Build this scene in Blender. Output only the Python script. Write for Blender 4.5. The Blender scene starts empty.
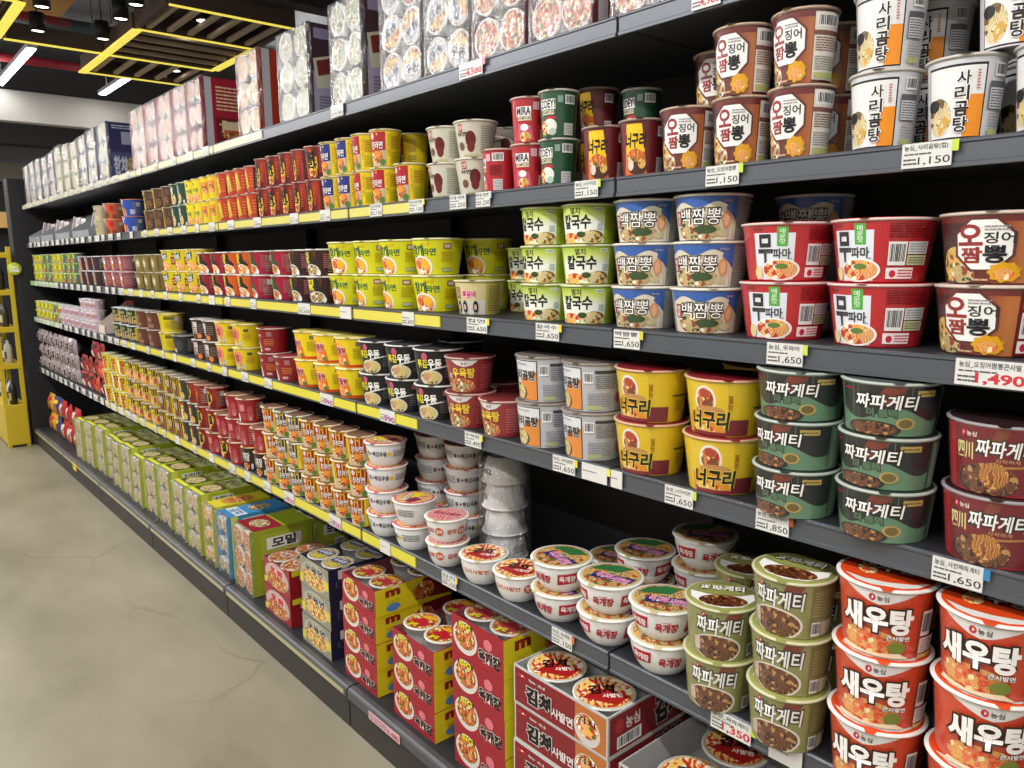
import bpy, bmesh, math, random
from mathutils import Vector, Matrix
rnd = random.Random(7)
C = bpy.context.scene.collection
PI = math.pi
SC = bpy.context.scene

# ------------------------------------------------------------------ materials
def lin(h, a=1.0):
    h = h.lstrip('#')
    o = []
    for i in (0, 2, 4):
        c = int(h[i:i+2], 16) / 255
        o.append(c / 12.92 if c <= 0.04045 else ((c + 0.055) / 1.055) ** 2.4)
    return (o[0], o[1], o[2], a)
MATS = {}
def bsdf(name, rough=.45, coat=0.0, spec=.5, metal=0.0):
    m = bpy.data.materials.new(name); m.use_nodes = True
    b = m.node_tree.nodes['Principled BSDF']
    b.inputs['Roughness'].default_value = rough
    b.inputs['Coat Weight'].default_value = coat
    b.inputs['Coat Roughness'].default_value = .12
    b.inputs['Specular IOR Level'].default_value = spec
    b.inputs['Metallic'].default_value = metal
    return m, b
def M(hexc, rough=.42, coat=.0, metal=0.0, spec=.4):
    """plain coloured material, made once per colour"""
    k = ('c', hexc, rough, coat, metal, spec)
    if k not in MATS:
        m, b = bsdf('print_' + hexc, rough, coat, spec, metal)
        b.inputs['Base Color'].default_value = lin(hexc)
        MATS[k] = m
    return MATS[k]
def nd(m, t, **kw):
    n = m.node_tree.nodes.new(t)
    for k, v in kw.items(): setattr(n, k, v)
    return n
def lk(m, a, b): m.node_tree.links.new(a, b)
def ramp(m, stops, interp='LINEAR'):
    r = nd(m, 'ShaderNodeValToRGB'); cr = r.color_ramp; cr.interpolation = interp
    while len(cr.elements) < len(stops): cr.elements.new(.5)
    for e, (p, c) in zip(cr.elements, stops): e.position = p; e.color = lin(c)
    return r
def grad(name, axis, lo, hi, stops, rough=.4):
    """printed colour gradient along the label's own UV"""
    if name in MATS: return MATS[name]
    m, b = bsdf(name, rough)
    uv = nd(m, 'ShaderNodeUVMap'); sp = nd(m, 'ShaderNodeSeparateXYZ'); mr = nd(m, 'ShaderNodeMapRange')
    lk(m, uv.outputs[0], sp.inputs[0]); lk(m, sp.outputs[axis], mr.inputs[0])
    mr.inputs[1].default_value = lo; mr.inputs[2].default_value = hi
    r = ramp(m, stops); lk(m, mr.outputs[0], r.inputs[0]); lk(m, r.outputs[0], b.inputs['Base Color'])
    MATS[name] = m
    return m
def food(name, cols, scale=90, dist=6.0, blotch=None, bs=55):
    """printed picture of noodles: wavy strands of several colours with patches of garnish"""
    if name in MATS: return MATS[name]
    m, b = bsdf(name, .4)
    uv = nd(m, 'ShaderNodeUVMap')
    w = nd(m, 'ShaderNodeTexWave'); w.inputs['Scale'].default_value = scale; w.inputs['Distortion'].default_value = dist
    w.inputs['Detail'].default_value = 2; w.inputs['Detail Scale'].default_value = 1.5
    lk(m, uv.outputs[0], w.inputs[0])
    n = nd(m, 'ShaderNodeTexNoise'); n.inputs['Scale'].default_value = scale * .8; n.inputs['Detail'].default_value = 3
    lk(m, uv.outputs[0], n.inputs[0])
    mx = nd(m, 'ShaderNodeMath', operation='ADD'); lk(m, w.outputs['Fac'], mx.inputs[0]); lk(m, n.outputs['Fac'], mx.inputs[1])
    hf = nd(m, 'ShaderNodeMath', operation='MULTIPLY'); hf.inputs[1].default_value = .55; lk(m, mx.outputs[0], hf.inputs[0])
    k = len(cols)
    r = ramp(m, [(.18 + .66 * i / max(1, k - 1), c) for i, c in enumerate(cols)]); lk(m, hf.outputs[0], r.inputs[0])
    out = r.outputs[0]
    if blotch:
        v = nd(m, 'ShaderNodeTexVoronoi'); v.inputs['Scale'].default_value = bs; lk(m, uv.outputs[0], v.inputs[0])
        sp = nd(m, 'ShaderNodeSeparateColor'); lk(m, v.outputs['Color'], sp.inputs[0])
        r2 = ramp(m, [(i / len(blotch), c) for i, c in enumerate(blotch)], 'CONSTANT'); lk(m, sp.outputs[0], r2.inputs[0])
        st = nd(m, 'ShaderNodeMath', operation='GREATER_THAN'); st.inputs[1].default_value = .58; lk(m, sp.outputs[1], st.inputs[0])
        mix = nd(m, 'ShaderNodeMix', data_type='RGBA')
        lk(m, st.outputs[0], mix.inputs[0]); lk(m, out, mix.inputs[6]); lk(m, r2.outputs[0], mix.inputs[7])
        out = mix.outputs[2]
    lk(m, out, b.inputs['Base Color'])
    MATS[name] = m
    return m
def film_mat(name, haze=.1, gloss=.3, scale=22, rough=.2, bump=1.0, dist=.02):
    """clear plastic film: see-through, hazy, with crinkled reflections"""
    if name in MATS: return MATS[name]
    m = bpy.data.materials.new(name); m.use_nodes = True; nt = m.node_tree; nt.nodes.clear()
    out = nd(m, 'ShaderNodeOutputMaterial'); tr = nd(m, 'ShaderNodeBsdfTransparent'); gl = nd(m, 'ShaderNodeBsdfGlossy'); df = nd(m, 'ShaderNodeBsdfDiffuse')
    gl.inputs['Roughness'].default_value = rough; gl.inputs['Color'].default_value = (.95, .97, 1, 1); df.inputs['Color'].default_value = lin('e6e8ea')
    tc = nd(m, 'ShaderNodeTexCoord'); n = nd(m, 'ShaderNodeTexNoise'); n.inputs['Scale'].default_value = scale
    n.inputs['Detail'].default_value = 4; n.inputs['Distortion'].default_value = 1.6
    mp = nd(m, 'ShaderNodeMapping'); mp.inputs['Scale'].default_value = (1, 1.5, .6)
    lk(m, tc.outputs['Object'], mp.inputs[0]); lk(m, mp.outputs[0], n.inputs[0])
    bp = nd(m, 'ShaderNodeBump'); bp.inputs['Strength'].default_value = bump; bp.inputs['Distance'].default_value = dist
    lk(m, n.outputs['Fac'], bp.inputs['Height'])
    for s in (gl, df): lk(m, bp.outputs[0], s.inputs['Normal'])
    lw = nd(m, 'ShaderNodeLayerWeight'); lw.inputs[0].default_value = .35; lk(m, bp.outputs[0], lw.inputs['Normal'])
    mr = nd(m, 'ShaderNodeMapRange'); mr.inputs[3].default_value = gloss*.45; mr.inputs[4].default_value = min(1, gloss*2.2); lk(m, lw.outputs['Facing'], mr.inputs[0])
    m1 = nd(m, 'ShaderNodeMixShader'); m1.inputs[0].default_value = haze; lk(m, tr.outputs[0], m1.inputs[1]); lk(m, df.outputs[0], m1.inputs[2])
    m2 = nd(m, 'ShaderNodeMixShader'); lk(m, mr.outputs[0], m2.inputs[0]); lk(m, m1.outputs[0], m2.inputs[1]); lk(m, gl.outputs[0], m2.inputs[2])
    lk(m, m2.outputs[0], out.inputs[0]); MATS[name] = m
    return m
F_YEL = food('noodles_yellow', ['8d4a1a', 'd8a040', 'f0d888', 'c07a2c', 'eec868'], 34, 11, ['4f6a24', 'b83a24', 'f0e0a8', '7a3a1c'], 130)
F_BRN = food('noodles_dark_sauce', ['1c0a06', '4a2010', '9a6236', '2c120a', '7a4524'], 36, 12, ['5a2a14', '2c0f08', 'b88850'], 150)
F_RED = food('soup_red', ['6d140c', 'b83c1c', 'e08a3a', 'a03018', 'd8b468'], 32, 10, ['3f5d1e', 'e4d8a0', '8d1814', 'd86a2a'], 120)
F_VEG = food('noodles_greens', ['4a3a22', 'b8985a', 'e4d6a8', '66542a', 'd0b478'], 34, 10, ['24481c', '8a3a22', 'ece2cc', '302618'], 110)
F_SHR = food('noodles_shrimp', ['b04a18', 'dc9440', 'f0d08c', 'c05c24', 'e8b060'], 34, 11, ['c8381f', 'e07048', 'f0dca8'], 100)
F_EGG = food('noodles_egg_kimchi', ['b85a1e', 'e8a040', 'f0dca8', 'c04420', 'e8c070'], 30, 9, ['eeb82c', 'b83420', 'f6ecdc', '4a6a24'], 105)
F_PALE = food('noodles_pale', ['8a7040', 'd0bc84', 'efe6c8', 'a08850', 'dccc9c'], 34, 10, ['567030', 'c89c44', '6a4a2e'], 130)
F_GRN = food('lid_pale_green', ['6d7a50', 'a8b088', 'd4d8c0', '8d986c', 'c8ccb0'], 30, 9, ['5a6a3a', 'b08a5a', 'e4e4d8'], 110)
F_TINY = food('tiny_print_red_brown', ['6d2c24', '93463a', 'd9c6ba', '5a221c'], 260, 3)

# ------------------------------------------------------------------ mesh helper
class MB:
    def __init__(s): s.v, s.f, s.m, s.uv, s.sm, s.mats = [], [], [], [], [], []
    def mi(s, m):
        if m not in s.mats: s.mats.append(m)
        return s.mats.index(m)
    def add(s, pts, faces, mat, uvs=None, smooth=False):
        o = len(s.v); s.v += [tuple(p) for p in pts]; k = s.mi(mat)
        for f in faces:
            s.f.append([o + i for i in f]); s.m.append(k); s.sm.append(smooth)
            s.uv.append([uvs[i] for i in f] if uvs else [(0, 0)] * len(f))
    def box(s, x0, x1, y0, y1, z0, z1, mat, skip=()):
        P = [(x0,y0,z0),(x1,y0,z0),(x1,y1,z0),(x0,y1,z0),(x0,y0,z1),(x1,y0,z1),(x1,y1,z1),(x0,y1,z1)]
        F = {'-z':(0,3,2,1),'+z':(4,5,6,7),'-y':(0,1,5,4),'+x':(1,2,6,5),'+y':(2,3,7,6),'-x':(3,0,4,7)}
        for k, f in F.items():
            if k in skip: continue
            q = [P[i] for i in f]
            ax = {'z':(0,1),'y':(0,2),'x':(1,2)}[k[1]]
            s.add(q, [(0,1,2,3)], mat, [(p[ax[0]], p[ax[1]]) for p in q])
    def bbox(s, x0, x1, y0, y1, z0, z1, mat, b=.004):
        """box with chamfered edges"""
        bm = bmesh.new(); bmesh.ops.create_cube(bm, size=1)
        for v in bm.verts: v.co = Vector(((x0+x1)/2 + v.co.x*(x1-x0), (y0+y1)/2 + v.co.y*(y1-y0), (z0+z1)/2 + v.co.z*(z1-z0)))
        bmesh.ops.bevel(bm, geom=list(bm.edges), offset=b, segments=2, affect='EDGES', profile=.5)
        s.bm(bm, mat); bm.free()
    def bm(s, bm, mat, smooth=False):
        bm.verts.index_update()
        s.add([v.co.copy() for v in bm.verts], [[v.index for v in f.verts] for f in bm.faces], mat,
              [(v.co.x, v.co.y) for v in bm.verts], smooth)
    def lathe(s, prof, mat, seg=36, cx=0, cy=0, cz=0, axis='z'):
        """prof: (r, z); one smooth strip"""
        pts, uvs = [], []
        for r, z in prof:
            for i in range(seg + 1):
                a = 2 * PI * i / seg
                p = (-r * math.cos(a), -r * math.sin(a), z)
                if axis == 'x': p = (p[2], p[0], p[1])
                if axis == 'y': p = (p[0], p[2], p[1])
                pts.append((p[0] + cx, p[1] + cy, p[2] + cz)); uvs.append((a * r, z))
        F = []
        for j in range(len(prof) - 1):
            for i in range(seg):
                a = j * (seg + 1) + i; b = a + seg + 1
                F.append((a, a + 1, b + 1, b))
        s.add(pts, F, mat, uvs, True)
    def tube(s, pts, r, mat, seg=8):
        pts = [Vector(p) for p in pts]; rings = []
        for i, p in enumerate(pts):
            d = (pts[min(i+1, len(pts)-1)] - pts[max(i-1, 0)]).normalized()
            u = d.orthogonal().normalized() if i == 0 else (u - d * u.dot(d)).normalized()
            w = d.cross(u)
            rings += [p + (u * math.cos(2*PI*k/seg) + w * math.sin(2*PI*k/seg)) * r for k in range(seg)]
        F = []
        for i in range(len(pts) - 1):
            for k in range(seg):
                a, b = i*seg + k, i*seg + (k+1) % seg
                F.append((a, b, b + seg, a + seg))
        F += [tuple(range(seg))[::-1], tuple(range((len(pts)-1)*seg, len(pts)*seg))]
        s.add(rings, F, mat, None, True)
    def build(s, name):
        me = bpy.data.meshes.new(name)
        me.from_pydata(s.v, [], s.f)
        for m in s.mats: me.materials.append(m)
        me.polygons.foreach_set('material_index', s.m)
        me.polygons.foreach_set('use_smooth', s.sm)
        ul = me.uv_layers.new(name='UVMap')
        ul.data.foreach_set('uv', [c for f in s.uv for p in f for c in p])
        me.update()
        return me

def obj(name, me, parent=None, loc=(0,0,0), rz=0):
    o = bpy.data.objects.new(name, me if not isinstance(me, MB) else me.build(name))
    C.objects.link(o); o.location = loc; o.rotation_euler = (0, 0, rz)
    if parent: o.parent = parent
    return o
USED_LABELS = {}
def tag(o, label, cat, group=None):
    o['label'] = label; o['category'] = cat
    if group: o['group'] = group
    USED_LABELS.setdefault(label, []).append(o)
    return o
def thing(name, label, cat, loc=(0,0,0), rz=0, group=None):
    return tag(obj(name, None, None, loc, rz), label, cat, group)
def struct(name, mb, loc=(0,0,0)):
    o = obj(name, mb, None, loc); o['kind'] = 'structure'
    return o

# ------------------------------------------------------------------ printed decals (lettering and pictures on a surface)
_tc = bpy.data.curves.new('lettering', 'FONT'); _to = bpy.data.objects.new('lettering', _tc); C.objects.link(_to)
_TX = {}
def text2d(s, off):
    k = (s, off)
    if k not in _TX:
        _tc.body = s; _tc.offset = off; _tc.resolution_u = 3; _tc.space_line = .92; _tc.align_x = 'CENTER'
        dg = bpy.context.evaluated_depsgraph_get(); dg.update()
        ev = _to.evaluated_get(dg); me = ev.to_mesh()
        _TX[k] = ([(v.co.x, v.co.y) for v in me.vertices], [list(p.vertices) for p in me.polygons])
        ev.to_mesh_clear()
    return _TX[k]
def flat(bm2, pts, faces):
    vs = [bm2.verts.new((p[0], p[1], 0)) for p in pts]
    for f in faces:
        try: bm2.faces.new([vs[i] for i in f])
        except ValueError: pass
def shapes(d):
    """a decal description -> list of (points, faces, material, layer step)"""
    t = d[0]; out = []
    if t == 'r':
        _, u0, u1, v0, v1, m = d
        out.append(([(u0,v0),(u1,v0),(u1,v1),(u0,v1)], [(0,1,2,3)], m))
    elif t == 'p':
        out.append((d[1], [tuple(range(len(d[1])))], d[2]))
    elif t == 'e':
        _, u, v, ru, rv, m = d
        out.append(([(u + ru*math.cos(2*PI*i/26), v + rv*math.sin(2*PI*i/26)) for i in range(26)], [tuple(range(26))], m))
    elif t == 't':      # text fitted into a box: s, u0,u1,v0,v1, mat, bold, outline mat, outline width, shear
        _, s, u0, u1, v0, v1, m = d[:7]
        bold = d[7] if len(d) > 7 else .0
        om = d[8] if len(d) > 8 else None
        ow = d[9] if len(d) > 9 else .05
        sh = d[10] if len(d) > 10 else 0
        P, F = text2d(s, 0)
        if not P: return out
        xs = [p[0] for p in P]; ys = [p[1] for p in P]
        x0, x1, y0, y1 = min(xs), max(xs), min(ys), max(ys)
        fx = (u1-u0)/max(1e-6, x1-x0); fy = (v1-v0)/max(1e-6, y1-y0)
        for off, mm in (([(bold + ow, om)] if om else []) + [(bold, m)]):
            P, F = text2d(s, off)
            out.append(([(u0 + (p[0]-x0)*fx + sh*(p[1]-y0)*fx, v0 + (p[1]-y0)*fy) for p in P], F, mm))
    elif t == 'l':      # rows of unreadably fine print
        _, u0, u1, v0, v1, n, m = d
        r = random.Random(int(u0*1000) + n)
        P, F = [], []
        dv = (v1-v0)/n
        for i in range(n):
            u = u0
            while u < u1 - .02:
                w = min(u1 - u, r.uniform(.04, .16)*(u1-u0)*2)
                k = len(P); a = v0 + i*dv + dv*.25; b = a + dv*.45
                P += [(u,a),(u+w,a),(u+w,b),(u,b)]; F.append((k,k+1,k+2,k+3))
                u += w + .03*(u1-u0)
        out.append((P, F, m))
    elif t == 'b':      # bar code on its white field
        _, u0, u1, v0, v1 = d
        out.append(([(u0,v0),(u1,v0),(u1,v1),(u0,v1)], [(0,1,2,3)], M('e4e4e2')))
        P, F = [], []; r = random.Random(3); u = u0 + .08*(u1-u0)
        while u < u1 - .1*(u1-u0):
            w = r.choice((.02,.035,.05))*(u1-u0); k = len(P)
            a, b = v0 + .16*(v1-v0), v1 - .1*(v1-v0)
            P += [(u,a),(u+w,a),(u+w,b),(u,b)]; F.append((k,k+1,k+2,k+3)); u += w + r.choice((.02,.03,.045))*(u1-u0)
        out.append((P, F, M('23232a')))
    return out
def stick(mb, decals, fmap, step, scale=(1,1), lift=.00022, clip=None):
    """lay the decals onto a surface: fmap(u, v, height) -> point; long shapes are cut every STEP in u"""
    h = lift
    for d in decals:
        for P, F, m in shapes(d):
            bm = bmesh.new(); flat(bm, P, F)
            if not bm.faces: bm.free(); continue
            bmesh.ops.triangulate(bm, faces=[f for f in bm.faces if len(f.verts) > 4])
            us = [v.co.x for v in bm.verts]; lo, hi = min(us), max(us)
            if step:
                n = int((hi-lo)/step)
                for i in range(1, n + 1):
                    bmesh.ops.bisect_plane(bm, geom=list(bm.verts)+list(bm.edges)+list(bm.faces), dist=1e-7,
                                           plane_co=(lo + (hi-lo)*i/(n+1), 0, 0), plane_no=(1,0,0))
                vs_ = [v.co.y for v in bm.verts]; l2, h2 = min(vs_), max(vs_)
                if h2 - l2 > .3 and clip == 'bowl':
                    for i in range(1, 5):
                        bmesh.ops.bisect_plane(bm, geom=list(bm.verts)+list(bm.edges)+list(bm.faces), dist=1e-7,
                                               plane_co=(0, l2 + (h2-l2)*i/5, 0), plane_no=(0,1,0))
            bm.normal_update()
            if sum(f.normal.z*f.calc_area() for f in bm.faces) < 0: bmesh.ops.reverse_faces(bm, faces=list(bm.faces))
            bm.verts.index_update()
            mb.add([fmap(v.co.x, v.co.y, h) for v in bm.verts], [[v.index for v in f.verts] for f in bm.faces], m,
                   [(v.co.x*scale[0], v.co.y*scale[1]) for v in bm.verts], True)
            bm.free()
            h += lift
AISLE_W, EXPO = 54, 0.0
# ------------------------------------------------------------------ cups and bowls
KIND = {}
def wall_r(k, v):
    if k['shape'] == 'bowl':
        v = max(0, min(1, v))
        return k['rb'] + (k['rt'] - k['rb']) * (1 - (1 - v) ** 1.9) ** .8
    return k['rb'] + (k['rt'] - k['rb']) * v
def kind(id, name, desc, short, cat, rt, rb, h, body, wall, rim='d8d2c4', lidc='c8c2b4', lid=(), shape='cup', coat=.35, near=True, rimw=.0035, us=1.12):
    k = KIND[id] = dict(id=id, name=name, desc=desc, short=short, cat=cat, rt=rt, rb=rb, h=h, shape=shape, near=near, rimw=rimw)
    seg = 44 if near else 22
    bm_ = body if not isinstance(body, str) else M(body, .4, coat)
    rm = M(rim, .4, .2); lm = lidc if not isinstance(lidc, str) else M(lidc, .38, .3)
    mb = MB()
    nv = 8 if shape == 'bowl' else 3
    hw = h - .006
    mb.lathe([(rb*.86, .003), (rb*.9, .0), (rb, .0)], bm_, seg)
    mb.lathe([(rb*.0, .003), (rb*.86, .003)], bm_, seg)
    mb.lathe([(wall_r(k, i/nv), hw*i/nv) for i in range(nv+1)], bm_, seg)
    R = rt; x = rimw
    ring = [(rt, hw), (rt+x, hw+.0008), (rt+x*1.25, hw+.0028), (rt+x, hw+.005), (rt*.985, h-.0006)]
    mb.lathe(ring, rm, seg)
    if not near: wall = list(wall) + [('l',.75,1.9,.12,.88,7,M('8a8478')), ('r',1.0,1.3,.62,.86,M('c2beb6'))]
    def fm(u, v, o):
        r = wall_r(k, v) + o; a = u*us; v = max(.006, min(.992, v))
        return (-r*math.cos(a), -r*math.sin(a), v*hw)
    stick(mb, wall, fm, .13 if near else .28, (R*us, h), clip=shape)
    lb = MB()
    lb.lathe([(rt*.985, h-.0008), (rt*.97, h+.0002), (0.0004, h+.0002)], lm, seg)
    stick(lb, lid, lambda a, b, o: (b*rt, -a*rt, h+.0002+o), 0, (rt, rt))
    # tear tab of the lid
    tb = [(-rt-.011, .006, h-.001), (-rt-.011, -.006, h-.001), (-rt*.95, -.012, h+.0004), (-rt*.95, .012, h+.0004)]
    lb.add(tb, [(0,1,2,3)], lm)
    if near and id in ('mup','sqb','ynb','bjj','scn','swt','jjc','sqc','bkj','sab','wyt'):
        fb = MB(); n = 10; P, F = [], []
        for j in range(n+1):
            for i in range(seg+1):
                a = 2*PI*i/seg; v = j/n
                pr = max(0, math.sin(3*a + v*2 + rt*90))**4*.0012*math.sin(PI*v)
                r = wall_r(k, v) + .0022 + pr + .002*max(0, v-.85)/.15
                P.append((-r*math.cos(a), -r*math.sin(a), .002 + v*(hw-.001)))
        for j in range(n):
            for i in range(seg):
                q = j*(seg+1)+i; F.append((q, q+1, q+seg+2, q+seg+1))
        fb.add(P, F, film_mat('cup_film', .012, .07, 16, .16, .5, .01), None, True)
        k['film'] = fb.build('film')
    if near:
        k['body'] = mb.build('body'); k['lid'] = lb.build('lid')
    else:
        o = len(mb.v)
        for f, mi_, sm, uv in zip(lb.f, lb.m, lb.sm, lb.uv):
            mb.f.append([i + o for i in f]); mb.m.append(mb.mi(lb.mats[mi_])); mb.sm.append(sm); mb.uv.append(uv)
        mb.v += lb.v
        k['body'] = mb.build(name); k['lid'] = None
    return k
W_, K_, RD = M('ecebe8'), M('17161a'), M('b3161f')
GY, LG, PR = M('8d8d8c'), M('c9c9c6'), M('6f6f72')
OUTD = M('35211c')
def octa(u, v, ru, rv): 
    c = .42
    return [(u-ru*c, v-rv), (u+ru*c, v-rv), (u+ru, v-rv*c), (u+ru, v+rv*c), (u+ru*c, v+rv), (u-ru*c, v+rv), (u-ru, v+rv*c), (u-ru, v-rv*c)]
def wave(u0, u1, v, amp, top, n=24, ph=0, k=5.0):
    return [(u0, top), *[(u0+(u1-u0)*i/n, v + amp*math.sin(k*(u0+(u1-u0)*i/n)+ph)) for i in range(n+1)], (u1, top)][::-1]
def facts(u0, u1, v0=.04, v1=.96, bg='d9d2c9', ink='7a5048'):
    """printed facts panel: bar code on top, blocks of fine print below"""
    h = v1-v0; um = (u0+u1)/2
    return [('r',u0,u1,v0,v1,M(bg)), ('b',u0+.05,u1-.08,v0+.78*h,v1-.03*h), ('r',u0,u1,v0+.66*h,v0+.73*h,M(ink)),
            ('l',u0+.05,u1-.05,v0+.42*h,v0+.64*h,6,M(ink)), ('l',u0+.05,u1-.05,v0+.14*h,v0+.36*h,6,M('8a8a88')), ('r',u0+.05,u1-.1,v0+.02*h,v0+.11*h,M('a9b070'))]
def facts2(u0, u1, inkbg):
    """bar code and two white boxes on a coloured ground"""
    um = u0 + (u1-u0)*.42
    return [('l',u0,u1,.72,.97,6,inkbg), ('b',u0,um,.28,.66), ('r',um+.02,u1,.46,.66,M('cfd0d2')), ('l',um+.05,u1-.04,.48,.64,4,GY),
            ('r',um+.02,u1,.28,.44,M('b9bd96')), ('l',um+.05,u1-.04,.3,.42,3,M('70704c')),
            ('r',u0-.02,u0+.5,.06,.24,M('e9dcdc')), ('e',u0+.1,.14,.06,.06,M('b8253a')), ('l',u0+.2,u0+.48,.08,.22,3,M('b8253a'))]
def shrimp(u, v, ru, rv):
    """curled shrimp: banded arc tapering to the tail"""
    out = []
    for q in range(9):
        a0, a1 = -.9 + q*.5, -.9 + (q+1)*.5; t0, t1 = 1 - q*.045, 1 - (q+1)*.045
        f = lambda a, r: (u + ru*r*math.cos(a), v + rv*r*math.sin(a))
        out.append(('p',[f(a0,.42),f(a0,t0),f((a0+a1)/2,(t0+t1)/2+.04),f(a1,t1),f(a1,.42)],M('c8482a' if q % 2 else 'd8683e')))
    return out
def badge(u, v, s=1.0, tc=None):
    """small round seal and the maker's name in small letters"""
    tc = tc or M('2a2020')
    return [('e',u,v,.055*s,.05*s,M('b81f2c')), ('p',[(u-.01*s,v-.025*s),(u+.025*s,v),(u,v+.03*s)],W_), ('t','농심',u+.075*s,u+.26*s,v-.035*s,v+.035*s,tc,.015)]

# squid cup (brown, white octagon)
def squid_wall(s=1.0, ru=.62, rv=.31, v=.6, fl=.75):
    g = grad('squid_label', 0, -.05, .05, [(0,'380d0c'),(.4,'5e1a14'),(.72,'8a3d1a'),(1,'b3682a')])
    return [('r',-1.25,fl,.0,1.0,g), ('r',-1.25,fl,.9,1,M('6a1c18')), ('e',-.7,.25,.42,.3,F_YEL), ('e',-.55,.14,.3,.14,F_VEG),
            ('p',octa(-.12,v,ru+.06,rv+.035),M('571813')), ('p',octa(-.12,v,ru,rv),W_),
            ('t','오',-.58,-.14,v+.0,v+rv*.8,M('8f1d1d'),.035), ('t','징어',-.1,.4,v+.02,v+rv*.5,K_,.02),
            ('t','짬',-.52,-.14,v-rv*.72,v-.04,M('8f1d1d'),.035), ('t','뽕',-.1,.28,v-rv*.72,v-.02,K_,.035),
            ('l',-.1,.3,v+rv*.55,v+rv*.8,2,GY), ('p',[(.28+(.26+.06*(q%2))*math.cos(q*PI/9),.17+(.13+.03*(q%2))*math.sin(q*PI/9)) for q in range(18)],M('d39a1a')), ('e',.27,.14,.19,.085,F_SHR), ('l',-.3,.0,.03,.09,1,M('c9a080'))]
kind('sqc','noodle_cup','brown cup with white octagon','octagon cups','instant noodles',.057,.0475,.13,'571712',
     squid_wall()+facts(.75,1.6), rim='b8a08c', lidc='a8907c')
kind('sqb','noodle_bowl','brown bowl with white octagon','octagon bowls','instant noodles',.086,.072,.112,'571712',
     squid_wall(ru=.5,rv=.36,v=.57)+[('r',.75,1.9,.02,.98,M('6a1c18'))]+facts2(.8,1.7,M('d9c6ba')), rim='c9b8ac', lidc='b9a89c', us=1.0)
# beef bone cup (white, vertical lettering)
kind('sac','noodle_cup','white cup with vertical black lettering','white vertical-letter cups','instant noodles',.056,.047,.128,'c6c6ca',
     [('r',-1.0,.52,.02,.93,K_), ('r',-.96,.48,.04,.9,M('dcdcdc')), ('r',.02,.48,.04,.55,M('e28a1c')), ('e',-.62,.3,.34,.24,F_PALE), ('e',-.8,.45,.2,.08,K_),
      ('t','사',-.16,.14,.68,.84,M('1f1b26'),.02,W_,.05), ('t','리',-.2,.12,.49,.66,M('1f1b26'),.02,W_,.05), ('t','곰',-.2,.12,.3,.47,M('1f1b26'),.02,W_,.05), ('t','탕',-.2,.12,.1,.28,M('1f1b26'),.02,W_,.05),
      ('l',.28,.36,.6,.85,7,M('b0392c')), ('b',.7,1.05,.76,.92), ('r',.6,1.1,.36,.7,M('55555c')), ('r',.62,1.08,.37,.62,M('c6c6ca')), ('l',.64,1.06,.38,.61,7,M('55555c')), ('l',.66,1.06,.14,.32,5,GY), ('r',.66,1.0,.05,.12,M('a9b070'))],
     rim='c4beb6', lidc='b4aea6')
# maroon cup with orange flare
kind('neo','noodle_cup','maroon cup with yellow flare and black brushwork','maroon cups','instant noodles',.051,.043,.122,'5d1519',
     [('p',[(-.75,.02),(-.6,.95),(.05,.95),(.2,.5),(.35,.02)],M('c9641c')), ('p',[(-.62,.4),(-.56,.95),(.08,.95),(.22,.44)],M('eabd20')), ('e',-.2,.36,.36,.14,F_RED), ('e',-.1,.14,.42,.12,M('4a2a22')),('e',-.4,.2,.14,.1,M('d8c8b8')),('e',.1,.22,.16,.09,F_YEL),
      ('t','너구리',-.62,.2,.52,.78,M('14100f'),.03,None,0,.15), ('b',.75,1.2,.72,.9), ('r',.75,1.15,.06,.34,M('b9b4b2')), ('l',.78,1.12,.08,.32,7,PR)],
     rim='a08c84', lidc='6a3a34')
# cups with latin lettering: green, red
kind('zoe','noodle_cup','dark green cup with white lettered tag','green lettered cups','instant noodles',.0475,.041,.112,'1f4a30',
     [('r',-.72,.16,.62,.84,W_), ('t','ZOEY!',-.68,.14,.65,.82,M('22222a'),.03), ('r',-.6,.1,.5,.6,M('d8d0b0')), ('t','RAMYUN',-.56,.08,.52,.59,M('2a2a2a'),.01), ('e',-.1,.42,.3,.05,M('b02a3a')),
      ('e',-.15,.24,.38,.17,M('d8d8d4')), ('e',-.5,.2,.2,.17,F_YEL), ('e',.0,.12,.2,.08,M('a9b9a9')), ('b',.62,1.15,.72,.92), ('r',.28,.52,.75,.9,M('7a9a88')), ('r',.58,1.1,.04,.3,M('d2d2d0')), ('l',.6,1.08,.06,.28,6,GY)],
     rim='b8b8ac', lidc='8a9a8a')
kind('mir','noodle_cup','red cup with white lettered tag','red lettered cups','instant noodles',.0475,.041,.112,'a81f28',
     [('r',-.7,.1,.6,.82,W_), ('t','MIRA',-.66,.07,.63,.8,M('22222a'),.03), ('r',-.62,.12,.5,.59,M('d8d0b0')), ('t','RAMYUN',-.58,.1,.52,.58,M('2a2a2a'),.01),
      ('p',[(-.7,.05),(-.62,.44),(.1,.38),(.28,.05)],M('c0506a')), ('e',-.25,.34,.22,.08,W_), ('e',-.2,.12,.3,.12,F_YEL), ('b',.6,1.2,.74,.94), ('r',.2,.5,.74,.92,M('cf9aa8')), ('r',.62,1.15,.04,.3,M('cfcac6')), ('l',.64,1.12,.06,.28,6,PR), ('l',.4,1.1,.4,.66,6,M('701018'))],
     rim='c8a8a0', lidc='b08880')
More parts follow.
